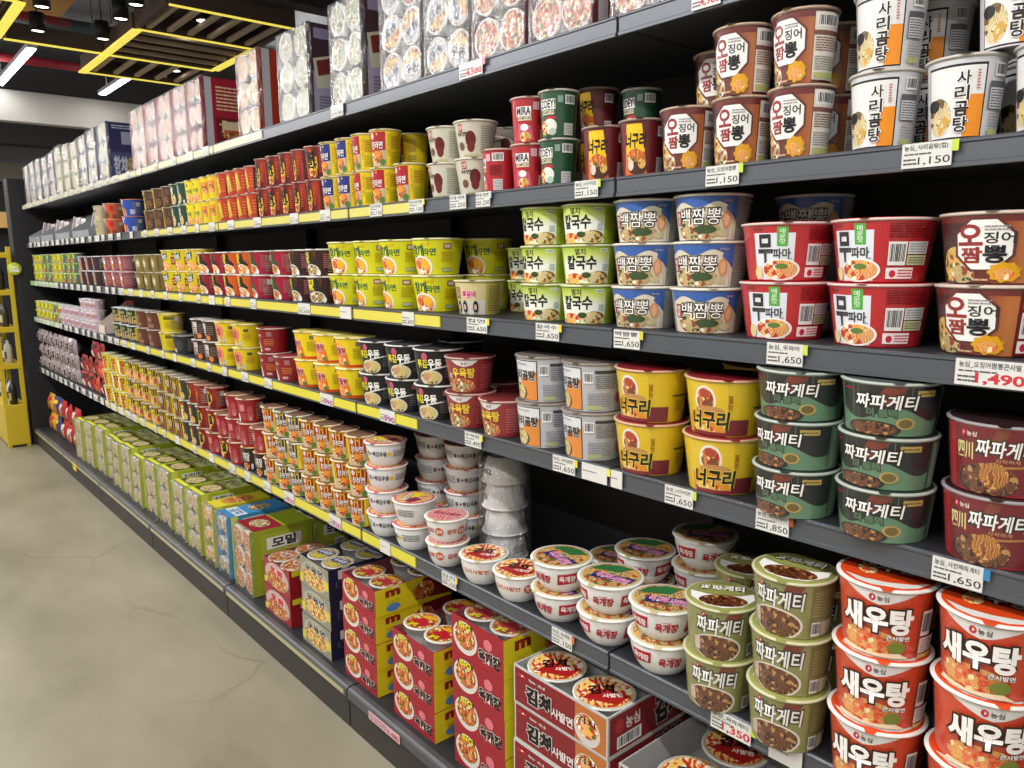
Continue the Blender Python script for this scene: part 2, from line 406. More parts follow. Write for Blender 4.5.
kind('bei','noodle_cup','beige cup with dark red round figure','beige cups','instant noodles',.0605,.046,.1,'c2bfae',
     [('e',.02,.5,.26,.24,M('5e1a1c')), ('e',.02,.3,.2,.16,M('6a2222')), ('r',-.62,-.36,.74,.95,M('b0302c')), ('t','신상',-.6,-.38,.78,.92,W_,.02), ('e',-.5,.32,.18,.12,M('6e4a3a')), ('t','라면',-.66,-.16,.6,.72,M('3a2a28'),.02), ('r',-.4,.4,.02,.08,M('b3a878')), ('l',.5,1.1,.12,.9,12,M('9a9888'))],
     rim='d4d0c0', lidc='b8b4a4')
def jin(c, c2, s):
    return [('r',-.85,.42,.02,.97,M(c)), ('e',-.5,.86,.14,.09,M('d8c0c8')), ('e',-.1,.9,.05,.03,M('e8c040')), ('t','진라면',-.6,.22,.5,.7,M('f0e8ea'),.02,M(c2),.05,.1), ('p',[(-.85,.02),(-.85,.4),(.42,.46),(.42,.02)],M('b9a894')), ('e',-.2,.28,.42,.18,F_RED), ('e',-.15,.34,.26,.09,M('e08a2c')), ('e',.2,.12,.2,.1,M('4f7a34')),
            ('r',.5,.68,.04,.96,M('e8c81c')), ('t','진\n라\n면',.53,.66,.3,.9,M('a07a10'),.01), ('l',.76,1.3,.5,.86,7,M('a8761c')), ('l',.76,1.3,.1,.42,6,M('9a9a1c'))]
kind('jnr','noodle_cup','yellow cup with red front panel','red-front yellow cups','instant noodles',.0505,.041,.117,'dcc21a', jin('a51c2c','7a1420',1), rim='d0c8a8', lidc='c8b890')
kind('jnb','noodle_cup','yellow cup with navy front panel','navy-front yellow cups','instant noodles',.0505,.041,.117,'dcc21a', jin('262f78','1a2058',1), rim='d0c8a8', lidc='c8b890')
flm = food('printed_flames', ['3a0a0c', '66100f', '8d1616', 'a8381a'], 5, 6)
kind('yel','noodle_cup','dark red flame cup with black brushwork','flame cups','instant noodles',.0505,.042,.117,'6d1216',
     [('r',-1.0,.75,.02,.98,flm), ('p',[(-.55,.1),(-.62,.5),(-.4,.7),(-.36,.92),(-.1,.66),(.1,.72),(.16,.4),(.0,.1)],M('d8a024')), ('p',[(-.42,.12),(-.46,.5),(-.3,.78),(-.05,.55),(.0,.2)],M('e8cf4a')), ('t','열\n라',-.6,.12,.28,.86,M('120c0c'),.045,None,0,-.1), ('e',-.2,.16,.3,.12,F_RED), ('l',.25,.45,.2,.85,9,M('d8602a')), ('r',.85,1.3,.04,.96,M('3a1014')), ('l',.88,1.25,.1,.9,10,M('8a5a5a'))],
     rim='b89890', lidc='a08078')
# big red bowl with white panel
kind('mup','noodle_bowl','big red bowl with white panel','red white-panel bowls','instant noodles',.0865,.071,.111,'b8141f',
     [('r',-.72,.16,.02,.86,M('dde2ec')), ('p',[(-.2,.62),(-.2,.97),(.02,.97),(.02,.62)],M('4fa83c')), ('t','매\n운\n맛',-.15,-.03,.66,.94,M('dff0d8'),.01),
      ('t','무',-.62,-.3,.34,.82,M('15131a'),.035), ('t','파마',-.28,.08,.4,.58,M('15131a'),.02), ('l',.02,.13,.38,.42,1,GY), ('e',-.12,.2,.42,.2,W_), ('e',-.13,.2,.38,.17,F_EGG), ('e',-.1,.26,.14,.05,M('5a7a2c')), ('e',-.64,.14,.1,.12,M('d8c890')),
      ('r',-.72,-.5,.92,.97,M('8a1018')), ]+facts2(.42,1.2,M('6d0a12')), rim='d8c0bc', lidc='b81c28')
kind('bkj','noodle_bowl','cream bowl with blue wavy top band','cream blue-band bowls','instant noodles',.079,.067,.095,'8d8d86',
     [('r',-1.0,.6,.0,1,M('d9d0ba')), ('p',wave(-1.0,.6,.8,.07,1.0,30,.4,8),M('2d5ca8')), ('p',[(.4,.99),(.34,.7),(.48,.58),(.6,.42),(.6,.99)],M('2d5ca8')), ('r',.24,.5,.84,.92,M('223a78')), ('t','고등어밥상',.26,.48,.85,.91,M('c8d4ea'),0), ('l',-.6,.2,.72,.76,1,M('8a7a50')),
      ('e',-.28,.22,.55,.24,F_VEG), ('e',-.1,.24,.26,.1,M('2f4a20')), ('r',-.88,-.72,.35,.68,M('902a2a')), ('t','매\n운',-.85,-.75,.38,.64,W_,.01), ('t','백짬뽕',-.7,.22,.36,.72,M('f2f0ea'),.0,M('2a1f22'),.06,.06),
      ('e',.36,.46,.1,.2,M('c98a5c')), ('e',.36,.46,.06,.15,M('d9a880')), ('e',.3,.16,.12,.08,M('b9b08a')), ('l',.66,1.4,.08,.94,14,M('a3a39c'))],
     rim='d8d4c8', lidc='c8c4b8', us=1.3)
kg = grad('lime_label', 1, .01, .095, [(0,'dfe4c8'),(.45,'e6e9e4'),(.75,'c3d070'),(1,'93b022')])
kind('kal','noodle_bowl','lime green bowl with black brushwork','lime green bowls','instant noodles',.0695,.06,.095,'92a82c',
     [('r',-.95,.6,.02,.99,kg), ('t','멸치',-.42,-.12,.78,.95,M('1c2018'),.02), ('t','칼국수',-.72,.18,.4,.76,M('14140f'),.035,None,0,.05), ('r',.28,.52,.86,.95,M('dfe8d0')), ('l',.3,.5,.87,.94,2,M('3a4a3a')),
      ('e',-.5,.14,.36,.15,F_EGG), ('e',.25,.17,.34,.18,F_PALE), ('e',-.1,.24,.14,.08,M('3a4a22')), ('r',.38,.54,.36,.54,M('a9b8b4')), ('l',.68,1.3,.1,.9,12,M('7d9024'))],
     rim='c9cba0', lidc='c8c8a0', us=1.3)
kind('cha','noodle_bowl','bright yellow bowl with green lettering','yellow green-letter bowls','instant noodles',.081,.064,.111,'cdcb18',
     [('t','참깨',-.8,-.2,.5,.86,M('135034'),.035,None,0,.0), ('t','라면',-.2,.28,.56,.76,M('1f5f40'),.03), ('t','고소한',-.3,.1,.84,.92,M('c98a1c'),.01), ('e',-.38,.22,.52,.33,M('e4e4dc')), ('e',-.4,.22,.45,.28,F_EGG), ('e',-.2,.3,.2,.13,M('eeb02a')), ('e',-.55,.3,.16,.12,M('d8602a')), ('e',-.42,.08,.12,.07,W_),
      ('r',.56,.86,.74,.9,M('7a5a3a')), ('r',.6,.82,.77,.87,M('c8b0a8')), ('l',.5,.95,.36,.68,6,M('ad8f10')), ('r',.5,.95,.08,.2,M('8a9a4a')), ('l',.54,.92,.1,.18,2,M('d0d8d0'))],
     rim='dfdcb0', lidc='d0cc80')
kind('tom','noodle_bowl','khaki bowl with three small portraits','portrait bowl','instant noodles',.072,.058,.1,'b5a65a',
     [('r',-.95,.5,.02,.97,M('c9bd88')), ('p',[(-.95,.02),(-.95,.4),(.5,.46),(.5,.02)],M('c5c4bc')), ('t','투움바',-.45,.12,.52,.74,M('c2287a'),.04,W_,.04), ('r',-.85,-.6,.5,.85,M('6d4a2a')), ('t','로\n제',-.82,-.62,.54,.82,M('e0a0a0'),.01)]+
     [q for u in (-.72,-.38,.1) for q in (('e',u,.24,.11,.2,M('1d1a1c')), ('e',u-.01,.24,.06,.09,M('caa898')), ('e',u,.04,.09,.05,M('8a8a90')))]+[('l',.6,1.1,.1,.9,11,M('8a7c3a'))], rim='d0c8a8', lidc='b0a880')
# fourth shelf
def jja(u0, u1, v0, v1, bold=.02): return [('t','짜파게티',u0,u1,v0,v1,M('e8e6e2'),bold,M('241a18'),.075,.12)]
kind('scn','noodle_bowl','crimson bowl with white slanted lettering','crimson slanted-letter bowls','instant noodles',.0815,.071,.115,'b01c28',
     [('r',-.95,.62,.02,.98,M('701520')), ('p',[(-.1,.98),(-.3,.66),(-.1,.66),(.12,.98)],M('7a3a24')), ('t','四川',-.86,-.52,.5,.74,M('d8d08a'),.03), ('e',-.25,.2,.58,.26,M('2a1512')), ('e',-.22,.22,.54,.25,F_BRN), ('e',-.12,.3,.26,.2,food('noodles_glossy',['3a1a0a','a8622a','e0a45a','5a2c12','c8843c'],22,9)), ('p',[(-.2,.4),(.6,.46),(.6,.49),(-.2,.44)],M('a8783a'))]+jja(-.46,.52,.58,.82)+
     [('t','자작하게',-.1,.3,.5,.56,M('c8a070'),.0), ('l',.72,1.3,.1,.9,12,M('c04a50'))]+badge(-.7,.88,1,M('e8d8d0')), rim='8f8a8c', lidc='2a1a1c', us=1.04)
gold = M('b39a52')
kind('bjj','noodle_bowl','sage green bowl with black wavy top','green black-top bowls','instant noodles',.079,.07,.0925,'5d8466',
     [('p',wave(-1.1,.92,.43,.13,.985,30,1.5,4.6),M('191c1b')), ('p',[(-.2,.98),(-.4,.62),(-.1,.62),(.16,.98)],M('74321f')), ('t','더 블랙',-.5,.0,.38,.54,M('4d6a50'),.05,M('10120f'),.08), ('e',-.4,.12,.5,.17,M('20241f')), ('e',-.4,.12,.43,.14,F_BRN), ('e',.16,.26,.16,.12,gold), ('e',.16,.26,.12,.09,M('6a5a2a')), ('r',.3,.66,.8,.92,gold), ('l',.34,.62,.83,.89,1,M('5a4a1c'))]+jja(-.7,.3,.54,.82)+
     [('r',.92,1.7,.02,.98,M('6f8a74')), ('l',.96,1.6,.1,.92,13,M('9ab09c')), ('l',-.95,-.75,.86,.92,1,M('b81f2c'))], rim='a9b0a8', lidc='2a302c', us=1.28)
kind('ynb','noodle_bowl','big yellow bowl with maroon corner','yellow maroon-corner bowls','instant noodles',.085,.07,.121,'d9b80f',
     [('e',-.5,.66,.26,.27,M('e6dfd0')), ('e',-.5,.66,.21,.22,F_RED), ('e',-.5,.78,.12,.08,M('a83a20')), ('e',-.4,.46,.36,.1,M('b9854a')), ('p',[(-1.0,.02),(-1.0,.36),(-.2,.44),(-.02,.02)],M('d98a1c')), ('e',-.6,.1,.34,.12,F_YEL), ('r',-.02,.52,.02,.32,M('6d1420')), ('r',-.9,-.02,.0,.08,M('7a1820')), ('p',[(-.14,.3),(.02,.38),(.06,.22),(-.06,.16)],M('3a6a34')),
      ('t','너구리',-.88,.02,.15,.46,M('15110c'),.04,M('e8c83a'),.04,.12), ('t','얼\n큰\n한',.02,.12,.5,.78,M('8a3a10'),.01), ('r',.66,1.0,.22,.46,M('c9a80c')), ('l',.6,1.05,.5,.58,1,M('3a3408')), ('l',.7,.96,.24,.44,4,M('6a5c0c'))],
     rim='c9a080', lidc='7a2026', us=1.2)
kind('sab','noodle_bowl','white bowl with black-framed orange panel','white framed-panel bowls','instant noodles',.079,.068,.12,'b4b5ba',
     [('r',-.95,.14,.02,.95,K_), ('r',-.92,.11,.035,.93,M('d5d7da')), ('p',[(-.5,.035),(-.5,.5),(-.3,.62),(.11,.7),(.11,.035)],M('d9862c')), ('e',-.6,.2,.36,.2,M('3a3028')), ('e',-.62,.22,.32,.2,F_PALE), ('e',-.6,.3,.12,.06,M('c9c85a')), ('t','사리곰탕',-.86,.06,.5,.72,M('201c22'),.04,M('d9d9d9'),.05,.04), ('l',-.7,-.2,.84,.89,1,GY), ('b',.2,.46,.62,.86),
      ('r',.5,1.35,.83,.9,M('3c3c40')), ('l',.52,1.35,.5,.8,7,M('6d7078')), ('l',.3,.95,.1,.42,6,M('8d9098')), ('r',.3,.7,.05,.14,M('a9b080')), ('e',1.2,.3,.09,.12,M('a04a3a'))],
     rim='8a8078', lidc='6a625c', us=1.2)
kind('wyt','noodle_bowl','dark red bowl with yellow lettering','dark red yellow-letter bowls','instant noodles',.0735,.058,.104,'8d1a1f',
     [('p',[(-.66,.98),(-.4,.84),(-.1,.78),(.2,.84),(.42,.98)],M('d8d8d8')), ('t','농심',-.22,.0,.84,.93,M('8d1a1f'),.02), ('t','우육탕',-.62,.3,.46,.74,M('e0bf24'),.04,M('6a1014'),.04), ('e',-.3,.2,.62,.24,F_RED), ('e',-.3,.16,.4,.14,F_VEG), ('e',-.75,.5,.08,.1,M('c8a8a0')), ('l',.55,1.2,.12,.86,10,M('b85a58'))],
     rim='b89890', lidc='6d2a2a')
kind('udn','noodle_bowl','black bowl with white lettering','black bowls','instant noodles',.077,.064,.109,'17181a',
     [('e',-.5,.84,.13,.12,M('b8506a')), ('t','튀김',-.88,-.42,.5,.74,M('d9d02a'),.035), ('t','우동',-.36,.16,.5,.76,M('e6e6e2'),.04), ('p',[(-.3,.42),(.5,.56),(.5,.59),(-.3,.47)],M('dcdcd8')), ('e',-.3,.2,.5,.24,M('cfcab0')), ('e',-.3,.2,.44,.2,F_PALE), ('e',-.5,.22,.14,.12,M('b98a7a')), ('e',-.08,.24,.18,.12,M('c8b878')), ('r',.4,.66,.74,.9,M('8a4a58')), ('l',.3,.9,.2,.62,6,M('5c5c5c'))],
     rim='d0d0cc', lidc='3a3a3c')
kind('yem','noodle_bowl','yellow bowl with red lettering and red base','yellow red-base bowls','instant noodles',.076,.062,.109,'dcc40f',
     [('r',-PI,PI,.0,.1,M('c23a16')), ('p',[(-.9,.1),(-.9,.8),(-.5,.86),(-.1,.5),(.02,.1)],M('d8701c')), ('p',[(-.7,.7),(-.6,.98),(-.4,.98),(-.2,.66)],M('e8b030')), ('t','해물탕',-.86,-.16,.46,.7,M('a01c2c'),.04,W_,.05), ('e',-.5,.22,.36,.17,F_SHR), ('e',-.2,.14,.14,.08,M('5a7a34')), ('r',.34,.66,.76,.9,M('7a6a5a')), ('l',.2,.7,.3,.68,6,M('a8940c'))],
     rim='e0d8b0', lidc='d0c060')
kind('rdb','noodle_bowl','plain dark red bowl with white arc','white-arc red bowls','instant noodles',.068,.056,.104,'84151d',
     [('p',[(-1.0,.02),(-1.0,.6),(-.75,.58),(-.5,.44),(-.38,.2),(-.36,.02)],M('d8d0c4')), ('e',-.78,.2,.24,.2,F_RED), ('r',-.5,-.2,.7,.78,M('c8a0a0')), ('r',.2,.5,.7,.9,M('9a6a6a')), ('l',.0,.6,.3,.6,4,M('c8783a')), ('r',.0,.36,.1,.2,M('b9a0a0'))], rim='c8b8b0', lidc='8a3a3a')
kind('ypk','noodle_bowl','yellow bowl with orange round picture','orange-picture yellow bowls','instant noodles',.068,.056,.104,'dcc414',
     [('e',-.45,.58,.45,.36,M('dd8a5c')), ('e',-.45,.6,.34,.26,M('d87a6a')), ('t','컵',-.6,-.3,.44,.72,M('8a2a34'),.04), ('e',-.3,.16,.5,.17,F_PALE), ('l',.2,.75,.3,.64,5,M('a8900c')), ('r',.3,.6,.7,.84,M('5a5a3a')), ('e',.45,.5,.1,.06,M('d88a2a'))], rim='e0d8b0', lidc='d0c060')
# fifth shelf
def yukw():
    o = []
    for i, u in enumerate((-2.2,-1.35,-.5,.35,1.2,2.05)):
        if i % 2 == 0: o += [('p',[(u-.34,.36),(u+.28,.46),(u+.32,.84),(u-.32,.78)],M('a81c2c')), ('t','육개장',u-.27,u+.24,.5,.72,M('eae6e2'),.03)]
        else: o += [('t','육개장',u-.34,u+.28,.4,.7,M('a81c2c'),.04,None,0,.1), ('l',u-.14,u+.12,.72,.76,1,M('a81c2c'))]
    return o
lid_yuk = [('e',0,0,.9,.9,food('lid_stew',['6d5a2a','b98a44','d8c89a','8a4a24'],20,9,['4a7030','a03a20','d8a040'],90)), ('p',[(-.86,.1),(-.7,.5),(-.2,.84),(.3,.84),(.1,.3)],M('2f6a3a')), ('p',[(-.5,-.5),(.84,-.2),(.86,.22),(-.5,-.06)],M('2c2a6a')), ('t','육개장사발면',-.4,.76,-.32,.02,M('d86a9a'),.03,M('e8e8f0'),.04,-.05)]
kind('yuk','noodle_bowl','white bowl with dark red lettering','white red-letter bowls','instant noodles',.079,.052,.082,'d9d9d6', yukw(), rim='e6e6e2', lidc='c8b890', lid=lid_yuk, shape='bowl', rimw=.005, coat=.5)
lid_kim = [('e',0,0,.92,.92,food('lid_kimchi',['8d1c14','c8442a','e8a050','e8d8b0'],20,9,['b82a1c','e8c060','e8e0d0'],90)), ('p',[(-.8,-.3),(.3,-.8),(.8,-.3),(-.2,.2)],M('a31f1c')), ('t','김치',-.5,.3,-.1,.4,M('18100e'),.05,None,0,.1), ('t','사발면',-.1,.55,-.36,-.14,M('f0e4da'),.03)]
kind('kim','noodle_bowl','white bowl with red and orange lid picture','white orange-letter bowls','instant noodles',.071,.05,.082,'dad9d6',
     [('t','김치사발면',-.7,.4,.5,.68,M('c05430'),.03), ('e',.7,.58,.16,.17,M('c0502c')), ('t','맛',.62,.78,.48,.68,W_,.02), ('t','김치',1.1,1.6,.46,.7,M('c05430'),.03), ('t','김치',-1.6,-1.1,.46,.7,M('c05430'),.03)], rim='e6e6e2', lidc='c8b890', lid=lid_kim, shape='bowl', rimw=.005, coat=.5)
kind('dot','noodle_bowl','white bowl with orange dots','white dotted bowls','instant noodles',.066,.046,.078,'dad9d6',
     [q for u in (-2.0,-.95,.1,1.15,2.2) for q in (('e',u,.56,.2,.2,M('c2582a')), ('t','김치',u-.13,u+.13,.48,.64,W_,.03), ('t','김치',u+.36,u+.74,.46,.68,M('b8462a'),.04,None,0,.15))], rim='e6e6e2', lidc='c8b890', lid=[('e',0,0,.93,.93,food('lid_pink',['b03a5a','d87a8a','e8c0b0','a02a3a'],20,9)), ('t','김치사발면',-.7,.7,-.1,.25,M('8a1c3a'),.04)], shape='bowl', rimw=.005, coat=.5)
kind('wht','noodle_bowl','white bowl with small black print','white small-print bowls','instant noodles',.07,.05,.083,'d5d6d6',
     [('l',-1.2,-.5,.42,.8,5,M('4a4e52')), ('r',-.44,-.3,.5,.7,M('5a6a7a')), ('e',-.18,.6,.06,.06,M('b83a4a')), ('t','튀김우동',-.08,.6,.48,.7,M('34302c'),.03), ('e',.72,.58,.1,.1,M('d8b42a')), ('l',.9,1.7,.44,.76,4,M('5a5a58')), ('t','튀김우동',-2.2,-1.5,.48,.7,M('34302c'),.03)], rim='dedad6', lidc='b8526a',
     lid=[('e',0,0,.9,.9,food('lid_yellow_pink',['a8284a','c86a5a','e0b04a','d8c890'],20,9)), ('p',[(-.8,.0),(-.3,-.5),(.1,-.2),(-.4,.4)],M('e0c81c')), ('p',[(.0,.1),(.6,-.4),(.8,.1),(.3,.5)],M('7a2a4a')), ('t','튀김우동',-.5,.6,-.5,-.2,M('e8e0c0'),.04,M('6a1c34'),.06)], shape='bowl', rimw=.005, coat=.5)
lid_jja = [('r',-.6,.6,.1,.75,M('8f9150')), ('p',[(-.86,.2),(-.4,.0),(.0,-.06),(.5,.0),(.86,.2),(.86,-.2),(.5,-.7),(0,-.85),(-.5,-.7),(-.86,-.2)],W_), ('e',-.0,-.38,.66,.38,F_BRN)] + [('t','짜파게티',-.6,.6,.3,.62,M('e8e6da'),.04,M('24240f'),.07,.1)]
kind('jjc','noodle_cup','olive green cup with white slanted lettering','olive cups','instant noodles',.077,.067,.117,'86864c',
     [('p',[(.1,.98),(-.05,.72),(.3,.72),(.5,.98)],M('7a3424')), ('e',-.16,.24,.66,.29,M('d8d4c8')), ('e',-.18,.24,.62,.26,F_BRN)]+[('t','짜파게티',-.72,.46,.54,.86,M('e8e6e2'),.02,M('241f14'),.075,.12)]+[('r',-.8,-.62,.14,.4,M('c8b0a8')), ('r',.66,1.6,.03,.97,M('6b6c3c')), ('b',.7,.95,.06,.32), ('r',.98,1.4,.06,.32,M('b9b9a0')), ('l',.72,1.5,.42,.9,9,M('8f9060'))]+badge(-.5,.92,.9,M('3a2a1c')), rim='c0c09a', lidc='8f9150', lid=lid_jja)
lid_swt = [('e',0,0,.93,.93,M('cf4318')), ('p',[(-.86,-.34),(-.5,-.56),(0,-.64),(.5,-.56),(.86,-.34),(.6,-.72),(.3,-.88),(-.3,-.88),(-.6,-.72)],M('d8d6d0')), ('t','새우탕',-.6,.6,.0,.5,M('e8e6e0'),.05,M('2a1a14'),.07), ('e',.0,.62,.5,.2,F_SHR), ('e',-.4,.0,.2,.3,F_SHR)]
kind('swt','noodle_cup','orange cup with white bold lettering','orange cups','instant noodles',.0795,.068,.131,'c53d14',
     [('p',[(-.82,.985),(-.55,.9),(-.3,.82),(-.12,.79),(.06,.82),(.3,.9),(.56,.985)],M('dad8d6'))]+badge(-.24,.89,1.1)+[('e',-.25,.2,.62,.2,F_SHR), *shrimp(-.2,.22,.24,.15), *shrimp(.06,.16,.18,.11), ('e',.24,.18,.16,.09,M('6d7a30')), ('p',[(-.9,.02),(-.8,.1),(-.3,.06),(.3,.1),(.5,.02)],M('e0d0b0')),
      ('t','새우탕',-.76,.46,.4,.76,M('eceae6'),.045,M('33201a'),.07), ('t','큰사발면',.04,.44,.3,.37,M('eceae6'),.02,M('4a2a1c'),.05), ('b',.66,.9,.36,.74), ('r',.66,1.1,.1,.33,M('d8d4d0')), ('l',.7,1.06,.12,.31,5,GY), ('r',.66,1.1,.02,.08,M('c8b060')), ('l',.94,1.4,.4,.9,8,M('8d2a0c'))], rim='ddd9d4', lidc='cf4318', lid=lid_swt, rimw=.005, us=1.2)
# mid-distance cups on the fifth shelf
kind('jt','noodle_cup','yellow cup with red front','red-front cups','instant noodles',.053,.043,.112,'d8be16', jin('96202a','701018',1), rim='dfc8a0', lidc='7a5a48', near=False, rimw=.005)
kind('jtb','noodle_cup','yellow cup with navy front','blue-front cups','instant noodles',.053,.043,.112,'d8be16', jin('2a3052','181c3a',1), rim='c8d0d0', lidc='7a5a48', near=False, rimw=.005)
kind('rdt','noodle_cup','plain crimson cup with pale rim','crimson cups','instant noodles',.062,.05,.112,'93161f', [('r',-.5,-.1,.5,.8,M('c87a80')), ('e',.3,.5,.2,.24,M('a84a50')), ('r',.2,.45,.1,.34,M('c0a0a0')), ('e',-.8,.2,.2,.2,W_), ('l',-.4,.6,.14,.4,3,M('b85a5a'))], rim='d8b8a0', lidc='7a5a48', near=False, rimw=.005)
kind('bkt','noodle_cup','dark brown cup with orange rim','dark brown cups','instant noodles',.053,.043,.112,'2c1a16', [('t','육개장',-.75,.3,.42,.8,M('d8d4ce'),.03), ('e',-.2,.18,.45,.17,F_RED), ('r',.4,.6,.06,.3,M('c8c4c0')), ('l',.65,1.2,.3,.8,5,M('7a5a50'))], rim='dba870', lidc='7a5a48', near=False, rimw=.005)
kind('flt','noodle_cup','red flame cup with yellow patch','red flame cups','instant noodles',.053,.043,.112,'7d1318', [('r',-.9,.7,.02,.98,flm), ('e',-.15,.55,.4,.3,M('dcb83a')), ('t','열',-.4,.1,.36,.78,M('120c0c'),.05), ('e',-.5,.2,.3,.16,F_YEL), ('r',-.7,-.5,.7,.9,M('c8485a'))], rim='c8a090', lidc='7a5a48', near=False, rimw=.005)
kind('grt','noodle_cup','dark green cup with red label','dark green cups','instant noodles',.053,.043,.112,'26382e', [('r',-.7,-.1,.1,.95,M('a02a2a')), ('e',-.6,.3,.2,.3,W_), ('e',-.1,.2,.3,.2,F_YEL), ('t','컵',-.5,-.2,.5,.8,M('e0d04a'),.04)], rim='c8c8b8', lidc='8a8a78', near=False)
kind('mrt','noodle_cup','brown cup with yellow back','brown cups','instant noodles',.053,.043,.112,'c9b01a', [('r',-1.1,.4,.02,.98,M('42171a')), ('t','짜장',-.7,.1,.4,.76,M('d0b8b4'),.03), ('r',-.8,.2,.1,.3,M('7d3a34')), ('l',.5,1.0,.3,.8,5,M('8a7810'))], rim='c8c0b0', lidc='8a8070', near=False)
kind('ylt','noodle_cup','cream cup with dark band and food picture','cream dark-band cups','instant noodles',.053,.043,.112,'b9a03a', [('r',-.9,.7,.6,.95,M('3a2420')), ('e',-.1,.3,.6,.26,F_EGG), ('t','면',-.4,.1,.62,.9,M('d8c020'),.04), ('r',.3,.6,.2,.5,M('a84a3a'))], rim='c8c0b0', lidc='8a8070', near=False)
kind('ylw','noodle_cup','yellow cup with white stripe','plain yellow cups','instant noodles',.053,.043,.112,'d6c41c', [('r',-.6,-.2,.1,.9,M('e8e6c8')), ('e',.1,.3,.3,.26,F_RED), ('t','컵',-.1,.4,.56,.86,M('a02a24'),.04)], rim='dcdcc0', lidc='a8a888', near=False)
# second shelf, farther along
def simple(c, tc, t, pic=F_YEL, tx=.8): return [('t',t,-.6,.2,.5,.8,M(tc),.035), ('e',-.2,.24,.5,.22,pic), ('l',.5,1.0,.2,.8,6,M(c))]
kind('orc','noodle_cup','orange red cup with dark side band','orange red cups','instant noodles',.047,.04,.108,'b2391c', [('p',[(-.6,.1),(-.5,.8),(-.2,.9),(.1,.2)],M('c9a83a')), ('t','짬',-.5,-.1,.4,.76,M('d8d030'),.05), ('l',.2,.5,.2,.8,5,M('d8783a')), ('r',.6,1.3,.02,.98,M('2a1414')), ('l',.7,1.2,.2,.8,7,M('6a4a4a'))], rim='c8a898', lidc='a88878', near=False)
kind('oyc','noodle_cup','yellow cup with orange picture','orange-picture yellow cups','instant noodles',.047,.04,.108,'d8bc1a', [('r',-.6,.3,.3,.8,M('d8783a')), ('e',-.15,.5,.34,.2,F_EGG), ('t','면',-.4,.1,.42,.66,M('a02a2a'),.03), ('l',.5,.9,.2,.8,6,M('a89010'))], rim='d8d0a0', lidc='c0b080', near=False)
kind('yyc','noodle_cup','bright yellow cup with pale lettering','bright yellow cups','instant noodles',.047,.04,.108,'dccb14', [('t','카레',-.5,.2,.42,.62,M('5a6a4a'),.03), ('e',-.1,.2,.5,.2,F_EGG), ('e',-.3,.8,.12,.08,M('8a6a10')), ('r',.5,.8,.2,.9,M('c4b010'))], rim='e0dca0', lidc='c8c080', near=False)
kind('grc','noodle_cup','dark green cup with white noodles picture','dark green cups','instant noodles',.047,.04,.108,'1f3f34', [('e',-.3,.3,.4,.3,F_PALE), ('t','쌀',-.6,-.2,.55,.9,M('c8d8c8'),.03), ('r',.3,.5,.04,.2,M('c8c8c0')), ('l',.5,1.0,.2,.8,6,M('3a6a5a'))], rim='c0c8b8', lidc='a0a898', near=False)
kind('brc','noodle_cup','brown cup with yellow vertical stripe','brown yellow-stripe cups','instant noodles',.052,.044,.108,'4d3022', [('r',-.75,-.4,.02,.98,M('d8c02a')), ('t','짜\n장',-.7,-.45,.3,.85,M('3a2010'),.02), ('e',.1,.3,.3,.25,F_BRN), ('r',.2,.6,.6,.9,M('6a4a3a')), ('l',-.2,.5,.1,.5,5,M('7a5a48'))], rim='b8a898', lidc='8a7a6a', near=False)
kind('blc','noodle_bowl','white and blue bowl','blue and white bowls','instant noodles',.07,.058,.098,'2a4ea8', [('r',-.9,.1,.02,.98,M('c8ccd8')), ('e',-.35,.3,.42,.28,F_RED), ('p',[(.0,.98),(-.4,.6),(.3,.3),(.5,.98)],M('2a4ea8')), ('r',.5,.9,.1,.4,M('b8bcc8'))], rim='d0886a', lidc='c07a5a', near=False)
kind('orb','noodle_bowl','white and orange bowl','orange and white bowls','instant noodles',.07,.058,.098,'c9562c', [('r',-.9,-.2,.02,.98,M('c4b8c0')), ('e',-.3,.3,.4,.28,F_BRN), ('e',.4,.7,.2,.2,M('b82a24')), ('e',-.5,.7,.2,.16,M('7a7aa0')), ('r',.4,.9,.0,.3,M('8a3a24'))], rim='d8a890', lidc='c88a70', near=False)
kind('beb','noodle_bowl','pale cream bowl','pale cream bowls','instant noodles',.06,.05,.098,'b8b090', [('e',-.2,.3,.4,.25,F_PALE), ('t','쌀국수',-.6,.2,.55,.8,M('6a5a3a'),.02)], rim='c8c4b0', lidc='b0ac98', near=False)
# third shelf, farther along
def jinb(top, tc='d8cc2a', mid='25231f', pic=F_YEL, right='84182a'):
    return [('r',-1.2,.3,.02,.98,M(top)), ('p',[(.1,.98),(.0,.5),(.45,.02),(1.3,.02),(1.3,.98)],M(right)), ('p',[(-.8,.42),(-.75,.6),(-.35,.75),(-.3,.95),(-.1,.95),(-.05,.65),(.3,.5),(.2,.36)],M(mid)), ('t','진\n짬',-.85,-.35,.5,.92,M(tc),.04), ('e',-.3,.22,.55,.24,M('d4d0c4')), ('e',-.3,.22,.48,.2,pic), ('e',.2,.12,.12,.12,W_), ('l',.5,1.1,.3,.9,7,M('b06a70'))]
kind('jjg','noodle_bowl','dark brown bowl with yellow lettering','brown yellow-letter bowls','instant noodles',.067,.056,.1,'3a201e', jinb('5d4230',pic=F_VEG,right='3a1c1e'), rim='dcdcd8', lidc='c8c4c0', near=False)
kind('jjr','noodle_bowl','crimson bowl with yellow and black lettering','crimson yellow-letter bowls','instant noodles',.067,.056,.1,'9a1830', jinb('6a2a22',mid='1f4a34',pic=F_RED,right='a01a34'), rim='dcdcd8', lidc='c8c4c0', near=False)
